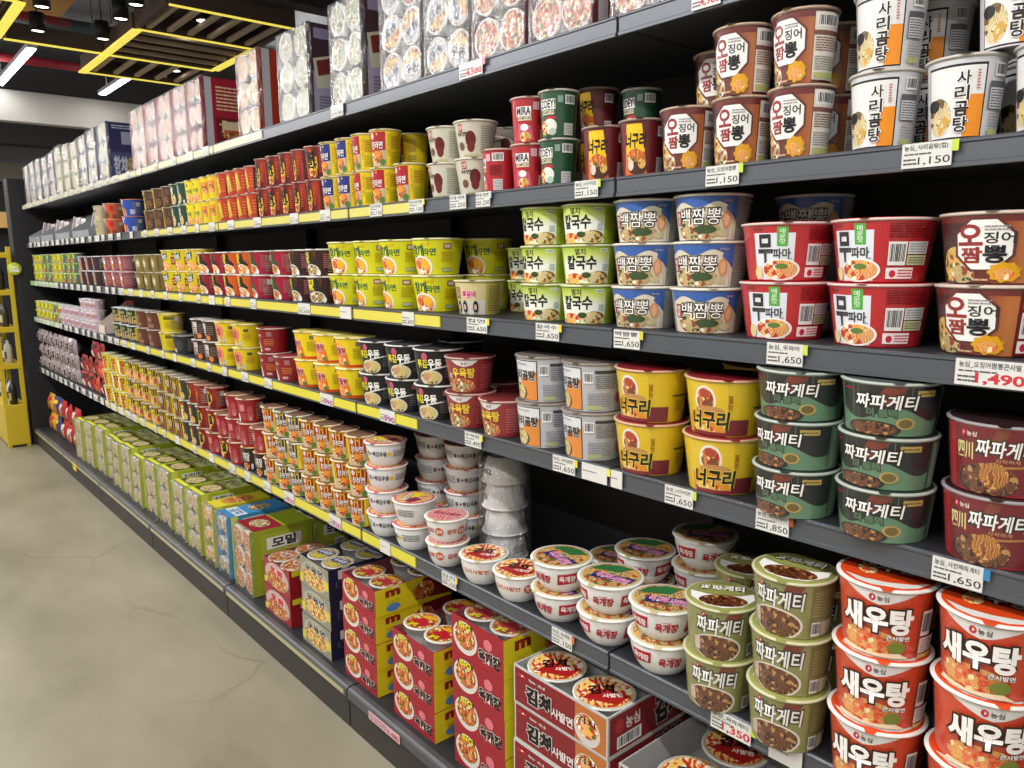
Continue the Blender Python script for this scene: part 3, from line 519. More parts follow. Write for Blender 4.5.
kind('jjo','noodle_bowl','orange bowl with yellow lettering','orange yellow-letter bowls','instant noodles',.067,.056,.1,'c9561c', jinb('b9642a',pic=F_EGG,right='cf5a1c'), rim='dcdcd8', lidc='c8c4c0', near=False)
kind('jjm','noodle_bowl','maroon bowl with pink lettering','maroon bowls','instant noodles',.067,.056,.1,'8d1c2c', jinb('8a4a2a',pic=F_EGG,right='8d1c2c'), rim='dcdcd8', lidc='c8c4c0', near=False)
kind('ybb','noodle_bowl','yellow bowl with blue slanted stripe','yellow blue-stripe bowls','instant noodles',.077,.063,.11,'d2bf16', [('p',[(-.8,.5),(-.8,.78),(.15,.95),(.15,.68)],M('24406a')), ('p',[(-.8,.42),(-.8,.46),(.15,.62),(.15,.58)],M('1f2a3a')), ('t','라면',-.6,.0,.58,.8,M('d0d8e0'),.03,None,0,.0), ('e',-.2,.2,.6,.22,F_EGG), ('r',.4,1.0,.3,.7,M('9a3024')), ('t','컵라면',.45,.95,.4,.6,M('e0d0b0'),.02), ('r',.5,.9,.8,.9,M('6a6a3a'))], rim='e0d8b0', lidc='d0c060', near=False)
kind('khb','noodle_bowl','khaki bowl with white round mark','khaki bowls','instant noodles',.06,.05,.1,'7a6a34', [('e',-.2,.5,.3,.28,M('a89a74')), ('t','면',-.35,-.05,.36,.66,M('e8e0c8'),.03), ('r',-.8,-.6,.02,.98,M('d0ccc0')), ('r',.4,.55,.1,.9,M('5a4a24'))], rim='c0b8a0', lidc='a09880', near=False)
kind('pkb','noodle_bowl','dusty pink bowl with food picture','dusty pink bowls','instant noodles',.062,.052,.1,'8f4a50', [('r',-.9,-.1,.02,.98,M('b0808a')), ('e',-.4,.4,.34,.3,F_RED), ('e',-.3,.6,.16,.14,W_), ('l',.1,.8,.2,.8,6,M('b88088')), ('r',-.7,-.2,.8,.9,M('c8b0b0'))], rim='dad6d4', lidc='d0ccca', near=False)
kind('wpb','noodle_bowl','white-lidded bowl with maroon side','white-lidded maroon bowls','instant noodles',.062,.052,.1,'34242a', [('r',-.9,.0,.02,.98,M('a08088')), ('e',-.4,.4,.34,.3,F_RED), ('r',-.7,-.3,.7,.9,M('c8bcc4'))], rim='e6e6e8', lidc='dcdcde', near=False)
# fourth shelf, farther along
kind('blk','noodle_bowl','black and charcoal bowl','charcoal bowl','instant noodles',.068,.056,.1,'22262a', [('e',.1,.5,.3,.3,M('3a4248')), ('e',-.6,.4,.2,.3,F_RED), ('r',-.4,-.2,.1,.3,M('c0c0c0'))], rim='a8a8a0', lidc='5a5a54', near=False)
kind('brl','noodle_bowl','dark brown bowl with pale label','dark brown pale-label bowls','instant noodles',.068,.056,.102,'3a2420', [('r',-.4,.0,.62,.9,M('c8c0c0')), ('t','면',-.36,-.04,.3,.6,M('c8c4c0'),.03), ('e',-.7,.4,.26,.34,F_VEG), ('e',.1,.16,.2,.14,M('d87a3a')), ('l',.1,.6,.3,.8,5,M('7a6a64'))], rim='d4d0cc', lidc='a8a4a0', near=False)
kind('yft','noodle_bowl','yellow bowl with small brown print','yellow small-print bowls','instant noodles',.07,.058,.102,'d0bd1a', [('r',-.2,-.14,.0,1,M('b09c10')), ('t','라\n면',-.6,-.35,.3,.85,M('9a4a1c'),.02), ('r',.2,1.0,.7,.9,M('6a6414')), ('l',.2,1.0,.2,.6,5,M('a8980f'))], rim='e0d8b0', lidc='c8bc60', near=False)
kind('mbb','noodle_bowl','brown bowl with square pattern','brown bowls','instant noodles',.066,.055,.102,'5d3428', [('r',-.6,.1,.3,.8,M('74463a')), ('r',-.35,.0,.5,.7,M('9a6a58')), ('t','짜장',-.5,.2,.1,.3,M('b08a78'),.02), ('r',-1.0,-.8,.02,.98,M('c0a83a'))], rim='c0b8b0', lidc='98908a', near=False)
kind('dgb','noodle_bowl','dark green bowl with yellow speckled picture','dark green speckled bowls','instant noodles',.06,.05,.1,'2a3026', [('r',-.9,.5,.1,.6,F_VEG), ('t','쌀국수',-.6,.2,.65,.9,M('b8c080'),.02), ('r',.5,1.1,.05,.95,M('c0a81c'))], rim='c8d0d0', lidc='b8c4c8', near=False)
kind('mny','noodle_cup','small yellow and green tub','small yellow-green tubs','instant noodles',.05,.044,.075,'a8a838', [('r',-1.2,.6,.42,.95,M('d4ca24')), ('r',.8,1.2,.05,.95,M('4a6a3a')), ('t','컵밥',-.7,.1,.5,.85,M('4a4a1c'),.03), ('e',-.2,.2,.4,.16,F_VEG)], rim='c8d0a8', lidc='c0c890', near=False)
kind('mnp','noodle_cup','small white and pink tub','small white-pink tubs','instant noodles',.05,.044,.075,'b8a8b4', [('r',-.7,.4,.3,.6,M('9a6a80')), ('e',-.2,.5,.2,.2,F_RED), ('r',-.7,.4,.75,.9,M('dcd4dc'))], rim='dcd8dc', lidc='d0ccd0', near=False)
kind('mng','noodle_cup','small green and white tub','small green-white tubs','instant noodles',.05,.044,.075,'4f7a38', [('r',-.9,.3,.5,.95,M('c8cc40')), ('e',-.2,.3,.45,.24,F_RED), ('r',.35,.6,.2,.8,M('4a6aa0')), ('r',-1.2,-.9,.05,.95,M('d0d4c8')), ('t','컵밥',-.7,.1,.55,.88,M('2a4a2a'),.03), ('r',.8,1.2,.1,.6,M('c0a83a'))], rim='c8d0b8', lidc='b8c098', near=False)
# ------------------------------------------------------------------ the camera: where the photographer stood
FPX, PITCH, YAW, ROLL, EYE = 773.19, math.radians(9.158), math.radians(40.686), math.radians(-.4387), 1.711
def cam_axes():
    fw = Vector((math.sin(YAW)*math.cos(PITCH), math.cos(YAW)*math.cos(PITCH), -math.sin(PITCH)))
    rt = Vector((math.cos(YAW), -math.sin(YAW), 0)); up = rt.cross(fw)
    c, s = math.cos(ROLL), math.sin(ROLL)
    return c*rt + s*up, -s*rt + c*up, fw
AX = cam_axes()
def px_of(x, y, z):
    d = Vector((x, y, z - EYE)); q = d.dot(AX[2])
    return 512 + FPX * d.dot(AX[0]) / q
def y_on(px, x, z):
    """the place along the shelf (plane x, height z) seen at image column px"""
    lo, hi = .05, 14
    for _ in range(46):
        m = (lo + hi) / 2
        if px_of(x, m, z) > px: lo = m
        else: hi = m
    return m
def y_left(px, x, z, r):
    lo, hi = .1, 9
    for _ in range(40):
        m = (lo + hi) / 2
        l = min(px_of(x + r*math.cos(a), m + r*math.sin(a), z) for a in [2*PI*i/20 for i in range(20)])
        if l > px: lo = m
        else: hi = m
    return m

XF = 1.333                       # front edge of the shelves
Y0, BAY = -.006, 1.2
LIPT = {1: 2.231, 2: 1.891, 3: 1.553, 4: 1.221, 5: .752}
SHELFWORD = {1: 'top shelf', 2: 'second shelf', 3: 'third shelf', 4: 'fourth shelf', 5: 'fifth shelf'}
ORD = 'first second third fourth fifth sixth seventh eighth ninth tenth eleventh twelfth thirteenth fourteenth fifteenth sixteenth seventeenth eighteenth nineteenth twentieth'.split()
ORD += ['twenty-' + o for o in ORD[:9]] + ['thirtieth'] + ['thirty-' + o for o in ORD[:9]]
def S(k, l, n=2, sb=.012, yaw=0.0, fw=0): return dict(k=[k]*n if isinstance(k, str) else k, l=l, sb=sb - fw, yaw=yaw)
def RUN(k, ls, n=2, yaw=0.0): return [S(k, l, n, yaw=yaw) for l in ls]
SHELF = {
 2: [S('sac',1017,1), S('sac',936,1,yaw=.3), S('sac',865,2,yaw=.2), S('sqc',769.6,2,yaw=.0), S('sqc',713,2,yaw=.18), S('sqc',661.5,1,yaw=.3),
     S('neo',634.5,1,yaw=.35), S('neo',587,1,yaw=.4), S('zoe',539.8,2,yaw=.2), S('mir',513,2,yaw=.5), S('mir',482.7,1,yaw=-.55), S('bei',459,2,yaw=.5), S('bei',430,2,yaw=.1),
     S('jnr',394.7,1,yaw=.0), S('jnr',371,2,yaw=.1), S('jnr',355,2,yaw=-.3), *RUN('jnb',(337,323)), *RUN('yel',(306,294,282,270,258)),
     *RUN('orc',(248,238,228,218)), *RUN('oyc',(210,202)), *RUN('yyc',(194,186)), *RUN('grc',(178,171)), *RUN('brc',(162,153,144)),
     S('blc',122), S('orb',104), S('beb',94)],
 3: [S('sqb',937,2,yaw=-.12), S('mup',833,2,yaw=.0), S('mup',749,2,yaw=.15), S('bkj',676,3,yaw=.5), S('bkj',613,3,yaw=.25), S('kal',562,3,yaw=.38), S('kal',522,3,yaw=.42),
     S('tom',454.7,1,yaw=.35), *RUN('cha',(412,),yaw=.38), *RUN('cha',(380,357,329),yaw=.05), *RUN('jjg',(307,291),yaw=.2), *RUN('jjr',(271,250)), *RUN('jjo',(237,223)), *RUN('jjm',(212,198)),
     *RUN('ybb',(186,174,162)), *RUN('khb',(151,143,135)), *RUN('pkb',(119,111,103)), *RUN('wpb',(92,85,79)), *RUN('mng',(72,67,62),3), *RUN('mny',(57,52),3), *RUN('mng',(47,42),3), *RUN('mny',(38,34,30),3)],
 4: [S('scn',944,2,yaw=.12), S('bjj',841,3,yaw=.26), S('bjj',757,3,yaw=.22), S('ynb',684,2,yaw=.62), S('ynb',615.5,2,yaw=.5), S('sab',564.6,2,yaw=.0), S('sab',520,2,yaw=.35),
     S('wyt',497,1,yaw=-.05), S('wyt',455.6,2,yaw=.3), *RUN('udn',(417,391,365.6),yaw=.45), *RUN('yem',(336,314.5,295),yaw=.2), S('rdb',274,1), S('rdb',258.6,2), *RUN('ypk',(233,216),yaw=.2),
     *RUN('brl',(203,192)), S('blk',172,1), S('yft',159,2), *RUN('mbb',(147,137)), *RUN('dgb',(127,120,113)), *RUN('mnp',(91,86,81),3), *RUN('mnp',(75,70,65,60),2), *RUN('mng',(56,52),2), *RUN('mny',(48,44,40,36),2)],
 5: [S('swt',928,3,yaw=.3,fw=.028), S('swt',831,3,yaw=.2,fw=.028), S('jjc',751,3,yaw=.25,fw=.032), S('jjc',687,2,yaw=.4,fw=.018), S('yuk',630,2,yaw=.4,fw=.006), S('yuk',584,2,yaw=.1), S('yuk',540.5,2,yaw=-.4),
     S('kim',501,1,yaw=.3), S('kim',463,1,yaw=.4), S('dot',427,2,yaw=.2), S('wht',394,2,yaw=-1.0), S('wht',368,4,yaw=.3),
     *RUN('jt',(349,334,320,306),3,yaw=.28), *RUN('jtb',(293,281),3,yaw=.3), S('jt',270,3,yaw=.2), S(['bkt','rdt'],254), S(['bkt','rdt','rdt'],243), S(['rdt','rdt','rdt'],232), S(['flt','rdt'],222),
     S(['rdt','flt','flt'],211), S(['flt','flt','flt'],202), S(['grt','grt','flt'],193), S(['grt','grt','grt'],184), *RUN('mrt',(175,167,159),3), *RUN('ylt',(150,142,134,127),3), *RUN('ylw',(119,112,104),3)],
}
BACK = {
 2: [S('sac',1000,2,.15,.1), S('sac',900,2,.15), S('sqc',803,2,.15), S('sqc',694,2,.14,.3), S('neo',578,2,.14,.3), S('zoe',622,2,.16), S('bei',490,2,.17,.4), S('jnr',400,2,.13,-.5)],
 3: [S('bkj',772,3,.22,.2), S('kal',508,2,.2), S('cha',463,2,.18,.35), S('cha',505,2,.26,.3)],
 4: [S('ynb',722,2,.2,.2), S('sab',600,1,.2), S('wyt',480,1,.18), S('udn',440,2,.18)],
 5: [S('jjc',714,2,.15,.2), S('yuk',672,3,.22,.2), S('yuk',616,2,.19,.1), S('yuk',575,1,.19), S('jjc',790,2,.2), S('wht',446,4,.17,.5), S('wht',417,4,.17,.9)],
}
def tiername(i, n):
    return {1: ['alone'], 2: ['lower', 'upper'], 3: ['bottom', 'middle', 'top'], 4: ['bottom', 'second lowest', 'second highest', 'topmost']}[n][i]
NEAREND = {2: 'near end', 3: 'near end', 4: 'near end', 5: 'near end'}
ROWS = {}                                           # shelf -> [(y, kind)] for the tags' descriptions
def settle(shelf):
    placed = []
    for row, items in (('front', SHELF[shelf]), ('back', BACK.get(shelf, []))):
        for s in items:
            ks = [KIND[k] for k in s['k']]; R = max(k['rt'] + k['rimw']*1.25 for k in ks) + .0002
            
            fw = 0 if row == 'back' else {4: .027, 5: .033}.get(shelf, 0) + (.02 if s['k'][0] == 'bjj' else 0)
            s['R'] = R; s['x'] = XF + s['sb'] - fw + R; s['row'] = row
            s['y'] = y_left(s['l'], s['x'], LIPT[shelf] + ks[0]['h'], ks[0]['rt'])
        items.sort(key=lambda s: s['y'])
        keep = []
        for s in items:
            for _ in range(60):
                hit = [p for p in placed if math.hypot(p['x']-s['x'], p['y']-s['y']) < p['R'] + s['R'] + .0022]
                if not hit: break
                if row == 'front': s['y'] += .006
                else: s['x'] += .006
            if s['x'] + s['R'] > XF + .462 or s['y'] + s['R'] > 8.385 or hit: continue
            placed.append(s); keep.append(s)
        items[:] = keep
    return placed
def mesh_child(k, root):
    for nm in ('body', 'lid') + (('film',) if k.get('film') else ()):
        o = bpy.data.objects.new(nm, k[nm]); C.objects.link(o); o.parent = root
        if nm == 'lid' and k['id'] in ('yuk','kim','dot','wht','jjc','swt'): o['label'] = 'printed paper lid with food picture'
def put(k, x, y, z, rz, label, group, flip=False):
    if k['near']:
        o = bpy.data.objects.new(k['name'], None); o.empty_display_size = .05
    else:
        o = bpy.data.objects.new(k['name'], k['body'])
    C.objects.link(o); o.location = (x, y, z); o.rotation_euler = (PI if flip else 0, 0, rz)
    tag(o, label, 'noodle bowl' if k['name'] == 'noodle_bowl' else 'noodle cup', group)
    if k['near']: mesh_child(k, o)
    return o
def groups_of(items):
    g = []
    for s in items:
        key = s['k'][0]
        if g and g[-1][0] == key: g[-1][1].append(s)
        else: g.append((key, [s]))
    return g
for sh in (2, 3, 4, 5):
    settle(sh)
    ROWS[sh] = [(s['y'], s['k'][0]) for s in SHELF[sh]]
    for row, items in (('front', SHELF[sh]), ('back', BACK.get(sh, []))):
        gs = groups_of(items); seen = {}
        for gi, (key, ss) in enumerate(gs):
            seen[key] = seen.get(key, 0) + 1
            for si, s in enumerate(ss):
                n = len(s['k']); z = LIPT[sh] + .0006
                jx, jy = 0, 0
                for t, kk in enumerate(s['k']):
                    k = KIND[kk]
                    if row == 'front':
                        nb = KIND[gs[gi-1][0]]['short'] if gi else 'near shelf end'
                        if len(ss) == 1: lab = f"{k['desc']}, {tiername(t,n)} beside the {nb}" if n > 1 else f"{k['desc']} beside the {nb}"
                        elif n == 1: lab = f"{k['desc']}, alone, {ORD[si]} from the {nb}"
                        else: lab = f"{k['desc']}, {tiername(t,n)} in {ORD[si]} stack from the {nb}"
                    else:
                        fr = min(SHELF[sh], key=lambda q: abs(px_of(q['x'],q['y'],z) - px_of(s['x'],s['y'],z)))
                        lab = f"{k['desc']}, {tiername(t,n)} in the shade behind the {KIND[fr['k'][0]]['short']}"
                        if sum(1 for q in items if q['k'][0] == key) > 1:
                            lab = f"{k['desc']}, {tiername(t,n)} of {ORD[[q for q in items if q['k'][0]==key].index(s)]} shaded stack in rear row"
                    yaw = s['yaw'] + (.08 if s['y'] < .8 else .16 if s['y'] < 1.6 else .26 if s['y'] < 2.4 else .46) + (rnd.uniform(-.08, .08) if t == 0 else rnd.uniform(-.22, .22)) + (rnd.uniform(-.35, .3) if kk in ('jt','jtb','flt','rdt','yel','jjg','jjr') else 0)
                    put(k, s['x'] + jx, s['y'] + jy, z, yaw, lab, f"{k['short']} on the {SHELFWORD[sh]}")
                    z += k['h'] + .002
                    jx += rnd.uniform(-.001, .002); jy += rnd.uniform(-.0012, .0012)
# one white cup bridging the rims of two others, and the inverted film-wrapped stack on the fifth shelf
a, b = sorted([s for s in SHELF[2] if s['k'][0] == 'sac'], key=lambda s: s['y'])[:2]
k = KIND['sac']
put(k, a['x'] + .01, (a['y'] + b['y'])/2, LIPT[2] + k['h'] + .0026, .35, 'white cup with vertical black lettering, resting across two cups below it', 'white vertical-letter cups on the second shelf')
k = KIND['wht']
xs_ = XF + .225; ys_ = y_left(484, xs_, .8, .07)
for t in range(4):
    put(k, xs_, ys_, .7535 + (t+1)*(k['h'] + .0015), PI + .3*t, f"upside-down white bowl in film, {tiername(t,4)} of the inverted stack", 'inverted white bowls on the fifth shelf', True)
fb = MB(); fb.lathe([(.085,.001), (.085,.08), (.085,.17), (.085,.26), (.084,.345), (.05,.349)], film_mat('wrap_film', .05, .25, 30, .15), 28)
ff = tag(obj('shrink_wrap', fb, None, (xs_, ys_, .752)), 'clear shrink film around the inverted stack of white bowls', 'shrink wrap')
# ------------------------------------------------------------------ film-wrapped multipacks standing on their sides (top shelf and base)
FILM = film_mat('crinkled_film', .03, .3, 20, .22, 1.0, .03)
FILM3 = film_mat('stretched_film', .02, .14, 24, .2, .8, .015)
FILM2 = film_mat('crinkled_film_tight', .04, .16, 24, .26, 1.0, .02)
def noise3(x, y, z):
    from mathutils import noise
    return noise.noise((x, y, z))
CUPM = {}
def pack_cup(key, r, pic, ring='dcdcda', band=None, txt=None, tcol='2a2e3a'):
    if key in CUPM: return CUPM[key]
    mb = MB()
    mb.lathe([(r*.97, -.004), (r, -.003), (r, .004), (r*.95, .006), (r*.84, .09)], M(ring, .35, .3), 26, axis='x')
    mb.lathe([(.0004, -.0045), (r*.97, -.004)], M(ring, .35, .3), 26, axis='x')
    dec = [('e',0,0,.9,.9,pic)]
    if band: dec.append(('p',[(.88*math.cos(PI+PI*q/14), .12 + (.98*math.sin(PI+PI*q/14))) for q in range(15)],M(band)))
    if txt: dec += [('t',txt,-.62,.62,-.42,.06,M(tcol),.05), ('l',-.4,.4,-.62,-.5,1,M(tcol))]
    stick(mb, dec, lambda u, v, o: (-.0045 - o, -u*r, v*r), 0, (r, r))
    CUPM[key] = mb.build('cup')
    return CUPM[key]
def film_shell(w, h, d, amp, wrap, mat, seed):
    """front sheet and wrapped-over edges of a film bag, crinkled"""
    mb = MB(); P, F, U = [], [], []
    nu, nv = 26, 30
    L = w + 2*wrap; Hh = h + wrap
    for j in range(nv + 1):
        for i in range(nu + 1):
            s = -L/2 + L*i/nu; t = Hh*j/nv
            x = -.012; y = s; z = t
            if abs(s) > w/2: x += (abs(s) - w/2); y = math.copysign(w/2 + .003, s)
            if t > h: x = max(x, -.012 + (t - h)); z = h + .003
            edge = min(1, 4*min(abs(abs(s) - w/2), abs(t-h))/w + .2)
            k = amp*edge*(noise3(s*22 + seed, t*9, seed) + .6*noise3(s*50, t*30 + seed, 1) )
            P.append((x - abs(k) if z < h else x, y + (k*.4 if abs(s) > w/2 else 0), z + (abs(k)*.5 if z > h else 0))); U.append((s, t))
    for j in range(nv):
        for i in range(nu):
            a = j*(nu+1) + i; F.append((a+1, a, a+nu+1, a+nu+2))
    mb.add(P, F, mat, U, True)
    return mb.build('film')
SLV = {}
def sleeve(key, w, h, d, col, side, top=None):
    if key in SLV: return SLV[key]
    mb = MB(); m = M(col, .4, .3); e = .003
    mb.box(.012, d, -w/2, -w/2+e, 0, h, m); mb.box(.012, d, w/2-e, w/2, 0, h, m)
    mb.box(.012, d, -w/2+e, w/2-e, h-e, h, m); mb.box(.012, d, -w/2+e, w/2-e, 0, e, m); mb.box(d-e, d, -w/2+e, w/2-e, e, h-e, m)
    stick(mb, side, lambda u, v, o: (.012 + u*(d-.012), -w/2 - o, v*h), 0, (d, h))
    stick(mb, side, lambda u, v, o: (.012 + (1-u)*(d-.012), w/2 + o, v*h), 0, (d, h))
    if top: stick(mb, top, lambda u, v, o: (.012 + v*(d-.012), w/2 - u*w, h + o), 0, (w, d))
    for s in (-1, 1): mb.box(-.01, .012, s*w/2 - (e if s > 0 else 0), s*w/2 + (e if s < 0 else 0), 0, h, m)
    SLV[key] = mb.build('sleeve')
    return SLV[key]
FLM = {}
def multipack(kindkey, x, y, z, w, h, d, cols, rows, sl, cup, label, group, amp=.006, film=None, tilt=0):
    root = thing('noodle_multipack', label, 'multipack', (x, y, z + .001), tilt, group)
    obj('sleeve', sl, root)
    cw, ch = w/cols, h/rows
    for i in range(cols):
        for j in range(rows):
            o = obj('cup', cup, root, (.0, -w/2 + cw*(i+.5), ch*(j+.5)))
            o.rotation_euler = (rnd.choice((0, .3, -.4, 1.2, 2.8)), 0, 0)
    key = (kindkey, w, h, rnd.randint(0, 2))
    if key not in FLM: FLM[key] = film_shell(w, h, d, amp, .02, film or FILM, key[3]*7.3 + w*40)
    obj('film', FLM[key], root)
    return root
def sidepic(c1, pic, tx, tc='e0d8d0', bar=True):
    s = [('r',.0,.1,0,1,M('b9bcc4')), ('r',.14,.95,.06,.46,M(c1)), ('e',.55,.26,.34,.16,pic), ('t',tx,.2,.9,.3,.42,M(tc),.04), ('l',.16,.5,.55,.9,7,M(tc))]
    if bar: s.append(('b',.6,.92,.56,.84))
    return s
TOPP = [   # y near edge, y far edge, height, look
 (.30,.53,.33,'w'), (.54,.77,.33,'w'), (.78,1.01,.33,'g'), (1.02,1.235,.33,'o'), (1.29,1.505,.33,'r'), (1.52,1.735,.33,'r'), (1.745,1.96,.33,'w'), (1.975,2.2,.33,'w'), (2.31,2.53,.335,'p'), (2.69,2.95,.325,'p'),
 (3.13,3.35,.325,'x'), *[(y_on(q, XF+.03, 2.25), y_on(p, XF+.03, 2.25), .33, 'b') for p, q in ((191,204.5),(176.5,189.5),(161,175),(149.5,159.5),(134,148))],
 (5.45,5.68,.35,'n'), (5.74,5.97,.35,'n'), (6.0,6.22,.34,'n'), (6.26,6.48,.33,'y'), (6.52,6.74,.34,'y'), (6.78,7.0,.36,'y'), (7.05,7.26,.34,'n'), (7.3,7.52,.33,'n'), (7.58,7.8,.34,'n'), (7.84,8.06,.34,'n'), (8.1,8.33,.33,'n')]
LOOK = {
 'w': ('5a4a44', 'b08a6a', F_YEL, 'lid_w', 'e3e3e2', 'c9cdd4', '우동', 'white cup lids with dark lettering', 'brown'),
 'g': ('4a5a3a', '8a9a5a', F_VEG, 'lid_g', 'e3e3e2', 'c9d4c9', '국수', 'green and white cup lids', 'green'),
 'o': ('7a2a24', 'b8603a', F_RED, 'lid_o', 'e6dcd4', None, None, 'orange food-picture lids', 'red'),
 'r': ('6d1c22', '9a3a2a', F_RED, 'lid_r', 'e6dcd4', None, None, 'colourful food-picture lids', 'dark red'),
 'p': ('3f2a34', '8a8468', F_GRN, 'lid_p', 'dcdfd4', None, None, 'pale beige bowl lids', 'dark plum'),
 'x': ('a5341f', 'a9a9b0', F_YEL, 'lid_x', 'cfcfd0', None, None, 'pale lids', 'orange red'),
 'b': ('a01e36', '6a1a22', F_RED, 'lid_b', 'cfc8c4', None, None, 'silvery lids', 'crimson'),
 'n': ('2c3060', '3a4078', F_VEG, 'lid_n', 'd4d8de', None, None, 'silver and blue lids', 'navy'),
 'y': ('8a8a3a', 'a8a43a', F_PALE, 'lid_y', 'd8dcc8', None, None, 'silver and yellow lids', 'olive'),
}
def packside(l):
    c, c2, pic, lk_, ring, band, tx, *_ = LOOK[l]
    nm = {'b': '불닭', 'n': '참치', 'x': '진', 'p': '우동', 'w': '우동'}.get(l, '라면')
    if l == 'p': return [('r',0,.3,0,.5,M('9a94ac')), ('r',.0,.4,.5,1,M('3f2a34')), ('r',.02,.36,.84,.95,M('8a80a0')), ('p',[(.0,.62),(.3,.7),(.34,.36),(.04,.3)],M('b8b4a0')), ('p',[(.04,.6),(.26,.66),(.28,.5),(.06,.44)],M('6a2a24')), ('r',.3,.44,.06,.24,M('7d1f2c')), ('l',.06,.3,.04,.24,6,M('6a6478'))]
    if l == 'n': return [('r',.0,.5,.0,.48,M('4a4e78')), ('e',.36,.24,.14,.16,F_VEG), ('t','참치',.04,.26,.1,.4,M('c0c4d0'),.04), ('r',.2,.42,.62,.84,M('9a9eb0')), ('r',.44,.56,.5,.98,M('c8c83a')), ('l',.04,.4,.88,.96,2,M('c0c4d0'))]
    if l == 'x': return [('r',.0,.1,0,1,M('b4b4ba')), ('r',.2,.5,.0,.62,M('b4b4ba')), ('l',.22,.48,.05,.58,12,M('7a7a80')), ('e',.32,.82,.07,.08,M('e0c8c0')), ('e',.32,.82,.05,.055,M(c))]
    return sidepic(c2, pic, nm, 'd8c8a0' if l in 'bp' else 'd0d0d8')
cnt = {}
LAST = 'the near end'
for (y0, y1, h, l) in TOPP:
    c, c2, pic, lk_, ring, band, tx, desc, scol = LOOK[l]
    w = round(y1 - y0 - .008, 2); d = .34
    r = min(w/2, h/3)/2*1.0
    cup = pack_cup((lk_, round(r,3)), min(w/4, h/6)*.985, pic, ring, band, tx)
    sl = sleeve((l, w, h), w, h, d, c, packside(l))
    cnt[l] = cnt.get(l, 0) + 1
    tot = sum(1 for q in TOPP if q[3] == l)
    lab = f"{scol}-sleeved multipack with {desc}" + (f", {ORD[cnt[l]-1]} from the camera" if tot > 1 else '') + ", top shelf"
    multipack('top', XF + .035, (y0+y1)/2, LIPT[1], w, h, d, 2, 3, sl, cup, lab, 'multipacks on the top shelf', .008)

# base deck, lime packs and their neighbours
DECK = .162
XB = 1.245
LIME = [('t','쌀국수',.15,.85,.5,.72,M('e8eac0'),.04), ('r',.0,.12,0,1,M('d0d45a')), ('e',.55,.25,.3,.16,F_PALE), ('b',.2,.6,.8,.94)]
LTOP = [('r',.06,.94,.1,.52,M('4a4a30')), ('e',.5,.3,.36,.18,F_PALE), ('r',.06,.94,.58,.94,M('d4d69a')), ('e',.3,.6,.2,.06,F_VEG), ('t','쌀국수',.15,.85,.66,.84,M('5a6a1c'),.03), ('r',.0,1,.0,.08,M('d8d84a'))]
edges = [(76,84,'l'),(84,93,'l'),(93,103,'l'),(103,112,'l'),(112,121,'l'),(121,132,'l'),(132,143,'l'),(143,156,'l'),(156,171,'l'),(172,186,'l'),(187,203,'l'),(205,217,'y'),(218,232,'c'),(234,256,'k')]
BL = {'l': ('a9b52e', F_PALE, 'c4b8ae', LIME, LTOP, 'lime green'), 'y': ('c9bc2a', F_EGG, 'd8d2c0', LIME, [('e',.5,.5,.4,.3,F_RED), ('r',.05,.95,.02,.2,M('d8c83a'))], 'yellow'),
      'c': ('3a8ac0', F_VEG, 'cfd6da', LIME, [('r',.0,1,.1,.3,M('d4dade')), ('e',.5,.6,.34,.2,F_VEG), ('t','김치',.2,.8,.12,.28,M('2a6aa0'),.04)], 'blue'),
      'k': ('9aa82c', F_RED, 'd8ccc4', [('r',.1,.9,.55,.92,M('a9b43a')), ('r',.2,.8,.68,.86,W_), ('t','모밀',.3,.7,.7,.84,M('2c3a1c'),.04), ('b',.55,.85,.36,.6), ('e',.4,.2,.3,.14,F_RED)], [('r',0,1,0,.5,M('8a1f2a')), ('e',.5,.25,.3,.16,F_VEG)], 'lime and maroon')}
nl = 0
for (pa, pb, l) in edges:
    ya, yb = y_on(pb, XB + .06, .3), y_on(pa, XB + .06, .3)
    col, pic, ring, side, top, word = BL[l]
    w = round(min((yb - ya)*.79, .32), 2); h = (.32 + .012*(nl % 3)) if l == 'l' else .315
    sl = sleeve(('base', l, w, h), w, h, .3, col, side, top)
    cup = pack_cup(('base', l, w, nl % 2), min(w/4, h/6)*.985, pic, ring)
    if l == 'l': nl += 1
    lab = f"film-wrapped multipack in {word} sleeve" + (f" on the base shelf, {ORD[nl-1]} from the bags" if l == 'l' else ' standing on the base shelf')
    multipack('base', XB + .06 + (rnd.uniform(0,.03) if l == 'l' else 0), (ya+yb)/2, DECK, w, h, .3, 2, 3, sl, cup, lab, 'lime multipacks on the base shelf' if l == 'l' else 'multipacks on the base shelf', .007, FILM2, rnd.uniform(-.01,.01))
    if l in 'ck' or (l == 'l' and nl in (7, 8, 10, 11)):     # second pack standing behind
        pass
        sl2 = sleeve(('rear', l, w, h), w, h, .18, col, side, top)
        multipack('base', XB + .375, (ya+yb)/2, DECK, w, h, .18, 2, 3, sl2, cup, f"rear {word} multipack behind the " + (f"{ORD[nl-1]} lime pack from the far end" if l == 'l' else f"{word} pack on the base shelf"), 'multipacks behind on the base shelf', .004, FILM2)
# two more lime packs lying on top of the row, seen under the fifth shelf
for q, yy in enumerate((4.55, 4.2)):
    multipack('base', XB + .31, yy, DECK + .348, .24, .15, .2, 2, 1, sleeve(('small', q), .24, .15, .2, '8d9a24', LIME, LTOP), pack_cup(('small',), .06, F_PALE, 'd9d3cc'),
              f"small lime pack lying on top of the lime row, {'farther' if q == 0 else 'nearer'} one", 'lime packs lying on top', .003, FILM2)

